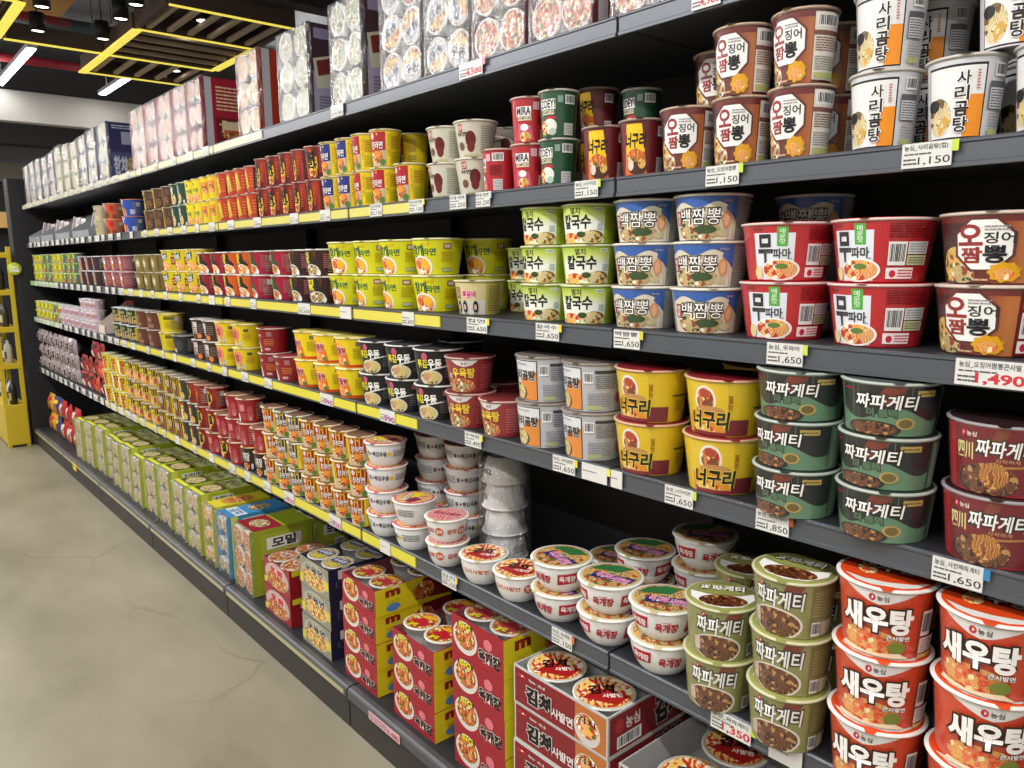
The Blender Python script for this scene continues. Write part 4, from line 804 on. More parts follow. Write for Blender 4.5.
# ------------------------------------------------------------------ cases of bowls on the base deck
def case_mesh(key, w, d, h, front, side, card, edge=None, open_top=True):
    mb = MB(); m = M(card, .5, .1)
    t = .004
    mb.box(0, d, -w/2, w/2, 0, t, m); mb.box(0, t, -w/2, w/2, t, h, m); mb.box(d-t, d, -w/2, w/2, t, h, m)
    mb.box(t, d-t, -w/2, -w/2+t, t, h, m); mb.box(t, d-t, w/2-t, w/2, t, h, m)
    stick(mb, front, lambda u, v, o: (-o, w/2 - u*w, v*h), 0, (w, h))
    stick(mb, side, lambda u, v, o: (u*d, -w/2 - o, v*h), 0, (d, h))
    return mb.build(key)
LIDM = {}
def lid_bowl(key, r, h, lid, body='d6d5d2'):
    if key in LIDM: return LIDM[key]
    mb = MB()
    mb.lathe([(r*.66, 0), (r*.9, h*.6), (r, h-.006), (r+.004, h-.005), (r+.005, h-.001), (r, h)], M(body, .4, .4), 30)
    mb.lathe([(r, h), (.0004, h)], M('c8b890', .35, .4), 30)
    stick(mb, lid, lambda a, b, o: (b*r, -a*r, h + o), 0, (r, r))
    LIDM[key] = mb.build('bowl')
    return LIDM[key]
def stackcase(y0, y1, n, h, d, front, side, card, desc, group, lidkey, lidd, nb, x=XB+.05, film=True, rot=0.0, r=None, skip=0, z0=DECK):
    w = y1 - y0; me = case_mesh('tray', w, d, h, front, side, card)
    for t in range(n):
        root = thing('noodle_case', f"{desc}, {['bottom','second','third','fourth','fifth'][t] if t < n-1 else 'topmost'} of its stack", 'noodle case', (x + rnd.uniform(0, .004), (y0+y1)/2 + rnd.uniform(-.003, .003), z0 + t*(h+.001)), rot, group)
        obj('tray', me, root)
        if t == n-1:
            rr = r or min(w/4, d/4)*.97
            bmsh = lid_bowl((lidkey, round(rr,4)), rr, h - .0055, lidd)
            nx = max(1, int(d/(2*rr + .002) + .03)); ny = max(1, int(w/(2*rr + .002) + .03))
            for i in range(nx):
                for j in range(ny):
                    obj('bowl', bmsh, root, (d*(i+.5)/nx, -w/2 + w*(j+.5)/ny, .0045), rnd.uniform(-.5, .5) if nb == 0 else nb)
            if film:
                fb = MB(); P, F, U = [], [], []
                for i in range(17):
                    for j in range(13):
                        a, b = d*i/16, -w/2 + w*j/12
                        P.append((a, b, h + .007 + .006*noise3(a*18, b*18, n))); U.append((a, b))
                for i in range(16):
                    for j in range(12):
                        q = i*13 + j; F.append((q, q+13, q+14, q+1))
                fb.add(P, F, FILM3, U, True); obj('film', fb, root)
lid_big = [('e',0,0,.92,.92,F_RED), ('p',[(-.7,-.1),(.2,-.7),(.7,-.3),(.0,.4)],M('b01f2a')), ('e',.2,.5,.5,.2,M('d8a020')), ('p',[(-.6,-.6),(.1,-.8),(.1,-.5),(-.6,-.3)],M('201814')), ('t','큰컵',-.52,.02,-.72,-.4,M('e0d01a'),.05)]
YF = [('r',0,1,0,1,M('97222c')), ('e',.27,.52,.24,.42,M('d0ccc4')), ('e',.27,.56,.2,.33,F_RED), ('r',.12,.42,.78,.9,M('3a2a1c')), ('t','BIG',.16,.38,.78,.9,M('dcd01c'),.04), ('t','육개장',.55,.95,.2,.5,M('17100f'),.045,M('d8c8c0'),.04,-.1), ('e',.72,.68,.08,.14,M('d0707c'))]
YS = [('r',0,1,0,1,M('d9c91f')), ('t','m',.14,.3,.66,.86,M('8a1f1c'),.06), ('e',.22,.22,.09,.15,M('5a8ab8')), ('r',.14,.3,.38,.5,M('c8b81c')), ('p',[(.5,.2),(.62,.95),(1,.95),(1,.05)],M('6d1c24')), ('e',.62,.48,.14,.34,F_RED)]
stackcase(1.555, 1.80, 4, .122, .33, YF, YS, '97222c', 'red case with yellow end and bowl picture beside white-edged cases', 'red and yellow cases', 'big', lid_big, .4)
stackcase(1.905, 2.15, 3, .104, .33, YF, YS, '97222c', 'red case with yellow end in the lower middle pile', 'red and yellow cases', 'big', lid_big, .4)
stackcase(2.258, 2.495, 4, .1, .33, YF, YS, '97222c', 'red case with yellow end beside the navy cases', 'red and yellow cases', 'big', lid_big, .4)
NF = [('r',0,1,0,1,M('8a8878')), ('e',.5,.5,.46,.46,M('a8a48c')), ('e',.5,.42,.38,.34,F_YEL), ('t','우육면',.2,.8,.6,.82,M('2a2a3a'),.04,M('d0d0d0'),.04), ('r',.0,.12,.1,.4,M('d0c040')), ('r',.88,1,.3,.6,M('d0c040'))]
NS = [('r',0,1,0,1,M('1d2138')), ('t','m',.16,.4,.66,.9,M('c8c8c8'),.06), ('r',.1,.5,.36,.56,M('4a4e68')), ('r',.12,.48,.38,.54,M('1d2138')), ('r',.22,.4,.08,.3,M('c0c0c0')), ('r',.8,1,.1,.3,M('d0c81c'))]
lid_nav = [('e',0,0,.92,.92,F_PALE), ('p',[(-.7,-.1),(.7,-.1),(.7,.5),(-.7,.5)],M('27306d')), ('t','우육면',-.55,.55,.0,.4,M('d8dce8'),.04), ('e',.0,-.5,.5,.25,M('d0c02a'))]
stackcase(2.60, 2.845, 3, .123, .3, NF, NS, '1d2138', 'navy case with silvery bowl front', 'navy cases', 'nav', lid_nav, .2)
RF = [('r',0,1,0,1,M('8d2a30')), ('e',.5,.5,.46,.46,M('b8a09a')), ('e',.5,.36,.38,.3,F_RED), ('t','짬뽕',.25,.75,.55,.8,M('b82a34'),.04,M('e0d8d0'),.05), ('r',.0,.12,.1,.3,M('d0c040'))]
RS = [('r',0,1,0,1,M('8d1a22')), ('t','m',.2,.44,.66,.9,M('d0c8c8'),.06), ('r',.2,.44,.1,.34,M('b8c0c8')), ('r',.04,.2,.8,1,M('d0c020'))]
stackcase(2.965, 3.225, 2, .126, .26, RF, RS, '8d1a22', 'crimson case with silvery bowl front beside the lime packs', 'crimson cases', 'red', [('e',0,0,.92,.92,F_RED), ('e',0,.2,.6,.3,M('d0c8c4')), ('t','짬뽕',-.4,.4,.0,.35,M('a01c24'),.04)], .2)
KF = [('r',.015,.985,.05,.95,M('7d2026')), ('r',.68,.985,.05,.95,M('b06a34')), ('e',.8,.42,.13,.38,M('c4c0b8')), ('e',.8,.5,.11,.28,F_EGG), ('t','김치',.71,.88,.55,.7,M('2a1c14'),.03), *[q for q in badge(.1,.8,1.0,M('d0c4c0'))], ('t','김치',.16,.42,.22,.62,M('14100f'),.06,M('c8c0bc'),.05), ('t','사발면',.44,.66,.24,.48,M('d8d0cc'),.03)]
KS = [('r',.02,.98,.06,.95,M('7d2026')), ('e',.13,.66,.05,.17,M('a83038')), ('t','농심',.2,.36,.52,.8,M('d0c8c4'),.03), ('b',.1,.38,.12,.42), ('t','김치',.55,.85,.2,.85,M('14100f'),.05,M('a89c98'),.05)]
stackcase(1.157, 1.505, 4, .112, .33, KF, KS, 'b9b8b6', 'white-edged maroon case with open top', 'white-edged maroon cases', 'kim', lid_kim, .9, XB+.045, False, r=.078)
stackcase(.83, 1.13, 3, .112, .36, KF, KS, 'b9b8b6', 'white-edged maroon case second from the near end', 'white-edged maroon cases', 'kim', lid_kim, .5, XB+.06, False, r=.08)
stackcase(.44, .78, 3, .112, .36, KF, KS, 'b9b8b6', 'white-edged maroon case at the near end of the base shelf', 'white-edged maroon cases', 'kim', lid_kim, .5, XB+.09, False, r=.078)

# ------------------------------------------------------------------ soft bags at the far end
def bag_mesh(name, w, h, th, col, deco):
    mb = MB(); n = 12; m = M(col, .28, .5)
    def sh(u, v):      # u,v in 0..1
        e = max(0, math.sin(PI*u))**.6 * max(0, math.sin(PI*min(1, max(0, (v-.06)/.88))))**.55
        return th*.5*e
    for sgn in (1, -1):
        P = [(-sgn*(sh(i/n, j/n) + .003*noise3(i*.9, j*.9, sgn)*(0 < j < n)), (i/n-.5)*w*(1-.05*math.sin(PI*j/n)), j/n*h) for j in range(n+1) for i in range(n+1)]
        F = []
        for j in range(n):
            for i in range(n):
                a = j*(n+1)+i; q = (a, a+1, a+n+2, a+n+1); F.append(q if sgn < 0 else q[::-1])
        mb.add(P, F, m, [(p[1], p[2]) for p in P], True)
    stick(mb, deco, lambda u, v, o: (-(sh(.5-u*.5, v) + o*5 + .0035), -u*.5*w*.95, v*h), .2, (w*.5, h))
    return mb.build(name)
b1 = bag_mesh('noodle_bag', .2, .18, .09, 'a3141d', [('e',0,.45,.5,.26,M('d8d4d0')), ('e',0,.4,.4,.18,F_RED), ('t','라면',-.4,.4,.66,.84,M('e8e0da'),.04)])
b2 = bag_mesh('noodle_bag', .2, .18, .09, '2a3468', [('e',0,.45,.5,.26,M('c87a2a')), ('r',-.6,.6,.7,.86,M('c8a83a'))])
b3 = bag_mesh('noodle_bag', .2, .18, .09, 'c8962a', [('e',0,.45,.5,.26,M('8a3a24')), ('r',-.6,.6,.7,.86,M('b02a24'))])
b4 = bag_mesh('noodle_bag', .18, .13, .05, '9c1a22', [('p',[(-.7,.5),(.7,.7),(.7,.9),(-.7,.8)],M('3a1214')), ('e',0,.35,.4,.2,M('c8b8a8'))])
b5 = bag_mesh('noodle_bag', .16, .12, .07, '8a7c80', [('e',0,.5,.5,.36,M('b8b0b0')), ('e',0,.5,.3,.22,M('3a2024')), ('e',0,.5,.12,.08,M('d0b0a0'))])
b6 = bag_mesh('noodle_bag', .18, .13, .05, 'b83a20', [('p',[(-.7,.4),(.7,.2),(.7,.5),(-.7,.7)],M('d8602a'))])
def bags(lst, z, hh, what, group):
    for i, (me, yy, tier, dx, desc) in enumerate(lst):
        o = obj('noodle_bag', me, None, (XF + .06 + dx, yy, z + tier*hh), 0); o.rotation_euler = (0, .0, rnd.uniform(-.15, .15))
        tag(o, desc, 'noodle bag', group)
c1 = []
for t in range(2):
    for i, (me, nm) in enumerate(((b1,'red'),(b1,'red'),(b1,'red'),(b2,'navy'),(b3,'orange'))):
        c1.append((me, 7.1 + i*.25, t, -.02, f"plump {nm} noodle bag on the base shelf, {['lower','upper'][t]} row" + (f", {ORD[i]} from the lime packs" if i < 3 else '')))
bags(c1, DECK, .182, 'base', 'plump noodle bags on the base shelf')
c2 = []
for t in range(3):
    for i, yy in enumerate((6.1, 6.29, 6.48, 6.67)):
        if t == 2 and i > 1: continue
        c2.append((b6 if (i + t) % 4 == 1 else b4, yy, t, -.02, f"{'orange red' if (i+t)%4==1 else 'dark red'} pouch beside the plain yellow cups, {['lowest','middle','highest'][t]} in {ORD[i]} column"))
bags(c2, .752, .128, 'fifth', 'red pouches on the fifth shelf')
c3 = []
for t in range(3):
    for i, yy in enumerate((6.88, 7.05, 7.25, 7.45, 7.65, 7.85, 8.05, 8.25)):
        c3.append((b5, yy, t, -.03, f"silvery grey pouch with dark round window, {['lowest','middle','highest'][t]} in {ORD[i]} column from red pouches"))
bags(c3, .752, .118, 'fifth', 'silver pouches on the fifth shelf')
# ------------------------------------------------------------------ the shelving run, bay by bay
MG = M('63676e', .36, .0, .6); MD = M('26272b', .5); MK = M('15161b', .6); KICK = M('322f2d', .55); EDGE = M('8a8f96', .35)
YSTR = {1: ('cdcaa0', 3.15, 8.39), 2: ('cfc768', 1.88, 5.15), 3: ('d2c84c', 1.745, 5.5), 4: ('d2c93c', 1.84, 5.9), 5: ('d2c93c', 1.83, 6.0)}
YSTR[2] = ('cfc768', y_on(409, XF, 1.87), y_on(141, XF, 1.87)); YSTR[3] = ('d2c84c', y_on(440, XF, 1.53), y_on(120, XF, 1.53))
YSTR[4] = ('d2c93c', y_on(417, XF, 1.2), y_on(120, XF, 1.2)); YSTR[5] = ('d2c93c', y_on(415.5, XF, .73), y_on(105, XF, .73)); YSTR[1] = ('cfcda6', y_on(262, XF, 2.2), 8.39)
LOWER = {1: .0445, 2: .044, 3: .047, 4: .047, 5: .05}
BAYW = ['nearest the camera', 'second from the camera', 'third from the camera', 'fourth from the camera', 'third from the far end', 'second from the far end', 'at the far end']
def shelf_mb(sh, y0, y1):
    mb = MB(); zt = LIPT[sh]; zb = zt - LOWER[sh]
    dep = .47
    mb.box(XF + .012, XF + dep, y0, y1, zt - .026, zt - .0005, MD if sh > 2 else MG)
    # lip: bead on top, channel, bead below
    prof = [(XF+.014, zt-.002), (XF+.004, zt), (XF, zt-.003), (XF, zt-.006), (XF+.003, zt-.008), (XF+.003, zb+.009), (XF, zb+.007), (XF, zb+.001), (XF+.006, zb), (XF+.014, zb+.002)]
    P = [(x, y, z) for y in (y0, y1) for x, z in prof]; n = len(prof)
    mb.add(P, [(i, i+n, i+n+1, i+1) for i in range(n-1)] + [tuple(range(n)), tuple(range(2*n-1, n-1, -1))], MG)
    return mb
for k in range(7):
    y0, y1 = Y0 + BAY*k + .004, Y0 + BAY*(k+1) - .004
    root = thing('shelving_bay', f"black and grey metal shelving bay, {BAYW[k]}", 'shelving', (0,0,0), 0, 'shelving bays of the noodle aisle')
    for sh in LIPT:
        so = obj('shelf_board', shelf_mb(sh, y0, y1), root)
        c, ya, yb = YSTR[sh]
        a, b = max(y0 + .003, ya), min(y1 - .003, yb)
        if b - a > .05:
            mb = MB(); zt = LIPT[sh]; zb = zt - LOWER[sh]
            mb.box(XF - .0012, XF + .0028, a, b, zb + .008, zt - .0075, M(c, .35, .3))
            s = obj('price_strip', mb, so); s['label'] = 'pale yellow strip along the shelf edge' if sh == 1 else 'yellow strip along the shelf edge'
        if k == 6 and sh in (3, 4):
            mb = MB(); zt = LIPT[sh]; mb.box(XF - .0016, XF + .0028, 7.2, y1 - .02, zt - LOWER[sh] + .006, zt - .005, M('9ac88a', .35, .3))
            s = obj('price_strip', mb, so); s['label'] = 'pale green strip along the shelf edge'
    mb = MB(); mb.box(XF + .475, XF + .49, y0 - .003, y1 + .003, .02, 2.62, MK); obj('back_panel', mb, root)
    mb = MB(); mb.box(XB + .012, XF + .475, y0, y1, DECK - .03, DECK - .0005, MD)
    prof = [(XB+.05, DECK-.001), (XB+.012, DECK+.0), (XB+.004, DECK-.006), (XB, DECK-.012), (XB, DECK-.04), (XB+.008, DECK-.047), (XB+.02, DECK-.047)]
    P = [(x, y, z) for y in (y0, y1) for x, z in prof]; n = len(prof)
    mb.add(P, [(i, i+n, i+n+1, i+1) for i in range(n-1)], M('45474b', .4, .2)); obj('base_deck', mb, root)
    mb = MB(); mb.box(XB + .01, XB + .022, y0 + .001, y1 - .001, 0, DECK - .046, KICK); obj('kick_plate', mb, root)
    if k >= 2:
        mb = MB(); mb.box(XB - .001, XB + .003, y0 + .02, y1 - .02, DECK - .036, DECK - .018, M('a8a27a', .4, .2)); s = obj('base_strip', mb, root); s['label'] = 'narrow pale yellow strip on the base edge'
    mb = MB()
    for yy in ((y0 + .02, y1 - .02) if k == 6 else (y0 + .02,)):
        mb.box(XF + .43, XF + .474, yy - .02, yy + .02, 0, 2.62, MK)
    obj('upright', mb, root)
# end panel closing the run
mb = MB(); mb.bbox(1.235, 1.86, 8.41, 8.62, 0, 2.47, M('1b1c20', .55), .006)
o = tag(obj('end_panel', mb), 'tall black end panel closing the far end of the shelving', 'shelf end panel')
mb = MB()
for i in range(40): mb.box(1.2335, 1.236, 8.46, 8.475, .2 + i*.055, .225 + i*.055, M('050506', .8))
obj('slot_row', mb, o)
mb = MB(); mb.lathe([(.0004, 0), (.055, 0), (.057, .003), (.055, .006), (.0004, .006)], M('b8c83a', .4), 28, axis='y')
stick(mb, [('r',-.7,.7,-.6,-.1,M('e0e0dc')), ('t','10%',-.5,.5,.0,.5,M('f0f0e8'),.05)], lambda u, v, q: (u*.05, -q, v*.05), 0)
tag(obj('shelf_sign', mb, None, (1.22, 8.38, 1.66)), 'round lime green sign clipped at the far end panel', 'sign')

# ------------------------------------------------------------------ price tags on the shelf edges
def tagmesh(w, h, price, col, big, line, flag):
    mb = MB(); mb.box(-.0009, .0009, -w/2, w/2, 0, h, M('cfcfca', .4, .2))
    D = []
    if price:
        D.append(('t',price,.34 if not big else .3,.97,.08,.5 if big else .42,M(col),.03 if big else .005))
        D += [('l',.04,.32,.1,.42,2,M('4a4a50'))]
    if line: D.append(('t',line,.05,.92,.68,.92,M('3a3a40'),.005))
    D.append(('l',.05,.6,.5,.62,1,M('55555a')))
    if flag: D.append(('r',1.0,1.13,.55,1.0,M(flag)))
    stick(mb, D, lambda u, v, o: (-.0009 - o, w/2 - u*w, v*h), 0)
    return mb.build('price_tag')
TAGS = [ # shelf, left px, right px, price, colour, big, text line, flag
 (2,903,953,'1,150','2a2a2e',0,'농심_사리곰탕(컵)','b8cc4a'), (2,707,740,'1,150','2a2a2e',0,'농심_오징어짬뽕','b8cc4a'), (2,576,599,'1,150','2a2a2e',0,'농심_너구리컵','b8cc4a'), (2,477,491,'1,250','2a2a2e',0,'라면','a8c8d8'), (2,451,467,'1,250','2a2a2e',0,'라면',None), (2,410,424,'1,150','2a2a2e',0,'진라면','d8d03a'), (2,371,383,'1,150','2a2a2e',0,'진라면',None), (2,321,331,'1,150','2a2a2e',0,None,None), (2,291,299,'1,150','2a2a2e',0,None,None),
 (1,693,722,'4,980','c03048',1,'농심_멀티','a8c8d8'), (1,460,484,'4,580','c03048',1,None,'d88a9a'), (1,332,344,'4,980','2a2a2e',0,None,None),
 (3,955,1030,'1,490','c0303c',1,'농심_오징어짬뽕큰사발',None), (3,768,804,'1,650','2a2a2e',0,'농심_무파마','b8cc4a'), (3,615,641,'1,650','2a2a2e',0,'백짬뽕','c8c03a'), (3,537,560,'1,650','2a2a2e',0,'칼국수','d8c82a'), (3,468,488,'1,650','2a2a2e',0,'컵면','d8c82a'), (3,403,415,'1,650','2a2a2e',0,None,None), (3,341,352,'','2a2a2e',0,None,None), (3,299,311,'1,650','2a2a2e',0,None,None),
 (4,933,984,'1,650','2a2a2e',0,'농심_사천짜파게티','3a7ab0'), (4,757,790,'1,850','2a2a2e',0,'농심_짜파게티','a0522a'), (4,666,694,'1,650','2a2a2e',0,'농심_너구리큰','b8cc4a'), (4,613,622,'','4a8ac0',0,None,None), (4,583,608,'','2a2a2e',0,None,'d8d84a'), (4,554,576,'1,650','2a2a2e',0,'농심_사리곰탕','d8c82a'), (4,466,482,'1,490','2a2a2e',0,'우육탕','d8c82a'), (4,381,396,'990','a03a80',1,None,None), (4,320,335,'990','a03a80',1,None,None),
 (5,770,803,'','2a2a2e',0,None,None), (5,712,752,'1,350','c03048',1,'농심_짜파게티','c8d83a'), (5,553,573,'1,150','2a2a2e',0,'농심_육개장','c86a3a'), (5,443,457,'1,150','2a2a2e',0,'김치','d8c82a'), (5,381,391,'','2a2a2e',0,None,None), (5,330,342,'950','a03a80',1,None,None), (5,285,295,'950','a03a80',1,None,None),
]
TAGN = {}
def kind_above(sh, y):
    if sh == 1: return 'multipacks'
    return KIND[min(ROWS[sh], key=lambda q: abs(q[0] - y))[1]]['short']
def put_tag(sh, yc, w, price, col, big, line, flag):
    zt = LIPT[sh]; zb = zt - LOWER[sh]; h = LOWER[sh] - .0055
    me = tagmesh(w, h, price, col, big, line, flag)
    o = obj('price_tag', me, None, (XF - .0035, yc, zb + .004), 0)
    rd = f"{'red-figured ' if big else ''}price tag reading {price}" if price else 'blank price card'
    if not line and not big: rd = 'small price tag'
    key = (rd, sh, kind_above(sh, yc)); TAGN.setdefault(key, []).append(o)
for sh, a, b, price, col, big, line, flag in sorted(TAGS, key=lambda t: (t[0], -t[1])):
    z = LIPT[sh] - .02
    ya, yb = y_on(b, XF, z), y_on(a, XF, z)
    put_tag(sh, (ya+yb)/2, min(max(yb-ya, .035), .1), price, col, big, line, flag)
for sh in (1, 2, 3, 4, 5):
    y = 2.95 if sh > 1 else 3.4
    while y < 8.3:
        y += rnd.uniform(.17, .3) if y < 5 else rnd.uniform(.15, .22)
        if y > 8.3: break
        put_tag(sh, y, rnd.choice((.05, .06, .075)) if y < 5 else rnd.choice((.08, .1, .12)), rnd.choice(('1,150', '1,250', '990', '')), '3a3a44', 0, None, None)
for (rd, sh, ab), lst in TAGN.items():
    for i, o in enumerate(lst):
        lab = f"{rd} under the {ab}" + (f", {ORD[i]} from the camera" if len(lst) > 1 else '') + f", {SHELFWORD[sh]} edge"
        tag(o, lab, 'price tag', 'price tags on the shelf edges')
mb = MB(); mb.box(-.001, .001, -.1, .1, 0, .03, M('cfa8b0', .4)); stick(mb, [('l',.03,.6,.1,.9,3,M('9a5a6a')), ('t','6,480',.62,.97,.1,.7,M('b0384c'),.02)], lambda u, v, o: (-.001 - o, .1 - u*.2, v*.03), 0)
tag(obj('price_tag', mb, None, (XB - .0035, 2.13, DECK - .042)), 'long pink price tag on the base edge under the red cases', 'price tag')
mb = MB(); mb.box(-.001, .001, -.06, .06, -.02, .04, M('d0b82a', .4)); tag(obj('price_tag', mb, None, (XB - .0035, 6.75, DECK - .05)), 'small yellow card hanging on the base edge below the lime packs', 'price tag')

# ------------------------------------------------------------------ display trays with sachets at the far end of the second shelf, open carton on the fourth
def tray_mb(w):
    mb = MB(); m = M('8d9298', .4, .3); t = .004
    mb.box(0, .24, -w/2, w/2, 0, t, m); mb.box(0, t, -w/2, w/2, t, .05, m); mb.box(.236, .24, -w/2, w/2, t, .2, m)
    for s in (-1, 1):
        y = s*w/2; a, b = (y, y - s*t)
        P = [(0,a,0),(.24,a,0),(.24,a,.2),(0,a,.06),(0,b,0),(.24,b,0),(.24,b,.2),(0,b,.06)]
        mb.add(P, [(0,1,2,3),(7,6,5,4),(0,4,5,1),(2,6,7,3),(1,5,6,2),(3,7,4,0)], m)
    return mb.build('display_tray')
tm = tray_mb(.5)
sm = []
for c, pic in (('d0ccc8', F_EGG), ('c8b8bc', F_RED), ('d4d4d6', F_YEL)):
    mb = MB(); mb.bbox(-.004, .004, -.06, .06, 0, .17, M(c, .3, .5), .002)
    stick(mb, [('e',0,.4,.7,.24,pic), ('t','소스',-.5,.5,.72,.9,M('8a3a3a'),.03)], lambda u, v, o: (-.004 - o, -u*.06, v*.17), 0, (.06, .17)); sm.append(mb.build('sachet'))
for ti, yy in enumerate((6.35, 6.95, 7.55, 8.1)):
    o = tag(obj('display_tray', tm, None, (XF + .02, yy, LIPT[2])), f"grey open display tray of sachets, {ORD[ti]} from the cream bowls", 'display tray', 'display trays on the second shelf')
    for q in range(3):
        s = obj('sachet', sm[(q + ti) % 3], None, (XF + .06 + q*.05, yy - .12 + q*.11, LIPT[2] + .0045)); s.rotation_euler = (.0, .22, .3*(q-1))
        tag(s, f"upright seasoning sachet, {ORD[q]} in the {ORD[ti]} grey tray from the cream bowls", 'sachet', 'sachets in the display trays')
mb = MB(); w = .18; m = M('c8b8ac', .5); m2 = M('b5532a', .5)
mb.box(0, .2, -w/2, w/2, 0, .004, m); mb.box(.196, .2, -w/2, w/2, .004, .22, m2); mb.box(0, .004, -w/2, w/2, .004, .06, m)
for s in (-1, 1):
    a, b = s*w/2, s*(w/2 - .004); P = [(0,a,0),(.2,a,0),(.2,a,.22),(0,a,.06),(0,b,0),(.2,b,0),(.2,b,.22),(0,b,.06)]
    mb.add(P, [(0,1,2,3),(7,6,5,4),(0,4,5,1),(2,6,7,3),(1,5,6,2),(3,7,4,0)], m)
yc_ = y_on(102, XF + .02, 1.3)
tag(obj('display_carton', mb, None, (XF + .015, yc_, LIPT[4])), 'white open carton with orange inside on the fourth shelf', 'carton')

# ------------------------------------------------------------------ yellow rack at the end of the aisle
rack = thing('display_rack', 'tall yellow open rack standing at the end of the aisle', 'display rack', (1.03, 8.42, 0))
YL = M('bda51e', .45, .2)
mb = MB()
for x in (0, .15):
    for y in (0, .78): mb.bbox(x - .008, x + .028, y, y + .03, 0, 1.86, YL, .003)
obj('frame', mb, rack)
mb = MB(); mb.bbox(-.003, .175, -.003, .805, .02, .4, YL, .006); obj('base_cabinet', mb, rack)
mb = MB(); mb.bbox(.004, .168, .004, .798, 0, .02, M('2a2412'), .003); obj('foot', mb, rack)
for z in (.74, 1.08, 1.42, 1.76):
    mb = MB(); mb.bbox(-.002, .174, -.002, .804, z, z + .05, YL, .004); obj('rack_shelf', mb, rack)
pm = []
for c, c2 in (('1c1a18', 'c8b060'), ('b8b4a8', '3a3028'), ('3a342a', 'c8c0a8')):
    mb = MB(); mb.lathe([(.03, 0), (.034, .004), (.034, .15), (.026, .17), (.013, .19), (.013, .21), (.0005, .212)], M(c, .3, .4), 20)
    stick(mb, [('r',-1,1,.2,.55,M(c2))], lambda u, v, o: (-(.034+o)*math.cos(u), -(.034+o)*math.sin(u), v*.2), .3); pm.append(mb.build('sauce_bottle'))
i = 0
for lv, z in enumerate((.4005, .7905, 1.1305, 1.4705)):
    for q, y in enumerate((.08, .2, .32, .44, .56, .68)):
        o = obj('sauce_bottle', pm[(lv + q) % 3], None, (1.03 + .085, 8.42 + y, z))
        tag(o, f"{['black','pale','brown'][(lv+q)%3]} bottle in the yellow rack, {['lowest','second','third','highest'][lv]} tier, {ORD[q]} from the aisle front", 'bottle', 'bottles in the yellow rack')

# ------------------------------------------------------------------ the room
def floor_mat():
    m, b = bsdf('polished_concrete', .34, spec=.45)
    tc = nd(m, 'ShaderNodeTexCoord')
    mp = nd(m, 'ShaderNodeMapping'); mp.inputs['Scale'].default_value = (.9, .45, 1); lk(m, tc.outputs['Object'], mp.inputs[0])
    n1 = nd(m, 'ShaderNodeTexNoise'); n1.inputs['Scale'].default_value = 1.6; n1.inputs['Detail'].default_value = 6; n1.inputs['Roughness'].default_value = .62; lk(m, mp.outputs[0], n1.inputs[0])
    r1 = ramp(m, [(.22, '67634f'), (.42, '7f7a68'), (.6, '8d8775'), (.8, '979082')]); lk(m, n1.outputs['Fac'], r1.inputs[0])
    n2 = nd(m, 'ShaderNodeTexNoise'); n2.inputs['Scale'].default_value = 1.3; n2.inputs['Detail'].default_value = 4
    lk(m, tc.outputs['Object'], n2.inputs[0])
    add = nd(m, 'ShaderNodeMix', data_type='VECTOR'); add.inputs[0].default_value = .22
    lk(m, tc.outputs['Object'], add.inputs[4]); lk(m, n2.outputs['Color'], add.inputs[5])
    v = nd(m, 'ShaderNodeTexVoronoi', feature='DISTANCE_TO_EDGE'); v.inputs['Scale'].default_value = 1.1; lk(m, add.outputs[1], v.inputs[0])
    cr = nd(m, 'ShaderNodeMapRange'); cr.inputs[1].default_value = .0; cr.inputs[2].default_value = .006; cr.inputs[3].default_value = 1; cr.inputs[4].default_value = 0; lk(m, v.outputs['Distance'], cr.inputs[0])
    n3 = nd(m, 'ShaderNodeTexNoise'); n3.inputs['Scale'].default_value = 1.1; lk(m, tc.outputs['Object'], n3.inputs[0])
    st = nd(m, 'ShaderNodeMapRange'); st.inputs[1].default_value = .5; st.inputs[2].default_value = .6; st.inputs[3].default_value = 0; st.inputs[4].default_value = .5; lk(m, n3.outputs['Fac'], st.inputs[0])
    mu = nd(m, 'ShaderNodeMath', operation='MULTIPLY'); lk(m, cr.outputs[0], mu.inputs[0]); lk(m, st.outputs[0], mu.inputs[1])
    mx = nd(m, 'ShaderNodeMix', data_type='RGBA'); lk(m, mu.outputs[0], mx.inputs[0]); lk(m, r1.outputs[0], mx.inputs[6]); mx.inputs[7].default_value = lin('5d584c')
    lk(m, mx.outputs[2], b.inputs['Base Color'])
    rr = nd(m, 'ShaderNodeMapRange'); rr.inputs[3].default_value = .28; rr.inputs[4].default_value = .5; lk(m, n1.outputs['Fac'], rr.inputs[0]); lk(m, rr.outputs[0], b.inputs['Roughness'])
    return m
mb = MB(); mb.box(-4.5, 8, -3.5, 16, -.1, 0, floor_mat()); struct('floor', mb)
WALL = M('b8b4ae', .8); DKC = M('5c5e62', .8)
mb = MB(); mb.box(-4.5, 8, -3.5, 16, 4.9, 5.0, DKC); struct('ceiling', mb)
mb = MB(); mb.box(-4.6, -4.5, -3.5, 16, 0, 4.9, WALL); struct('wall_left', mb)
mb = MB(); mb.box(8, 8.1, -3.5, 16, 0, 4.9, WALL); struct('wall_right', mb)
mb = MB(); mb.box(-4.5, 8, -3.6, -3.5, 0, 4.9, WALL); struct('wall_near', mb)
mb = MB(); mb.box(-4.5, 8, 15.9, 16, 0, 4.9, WALL); struct('wall_far', mb)
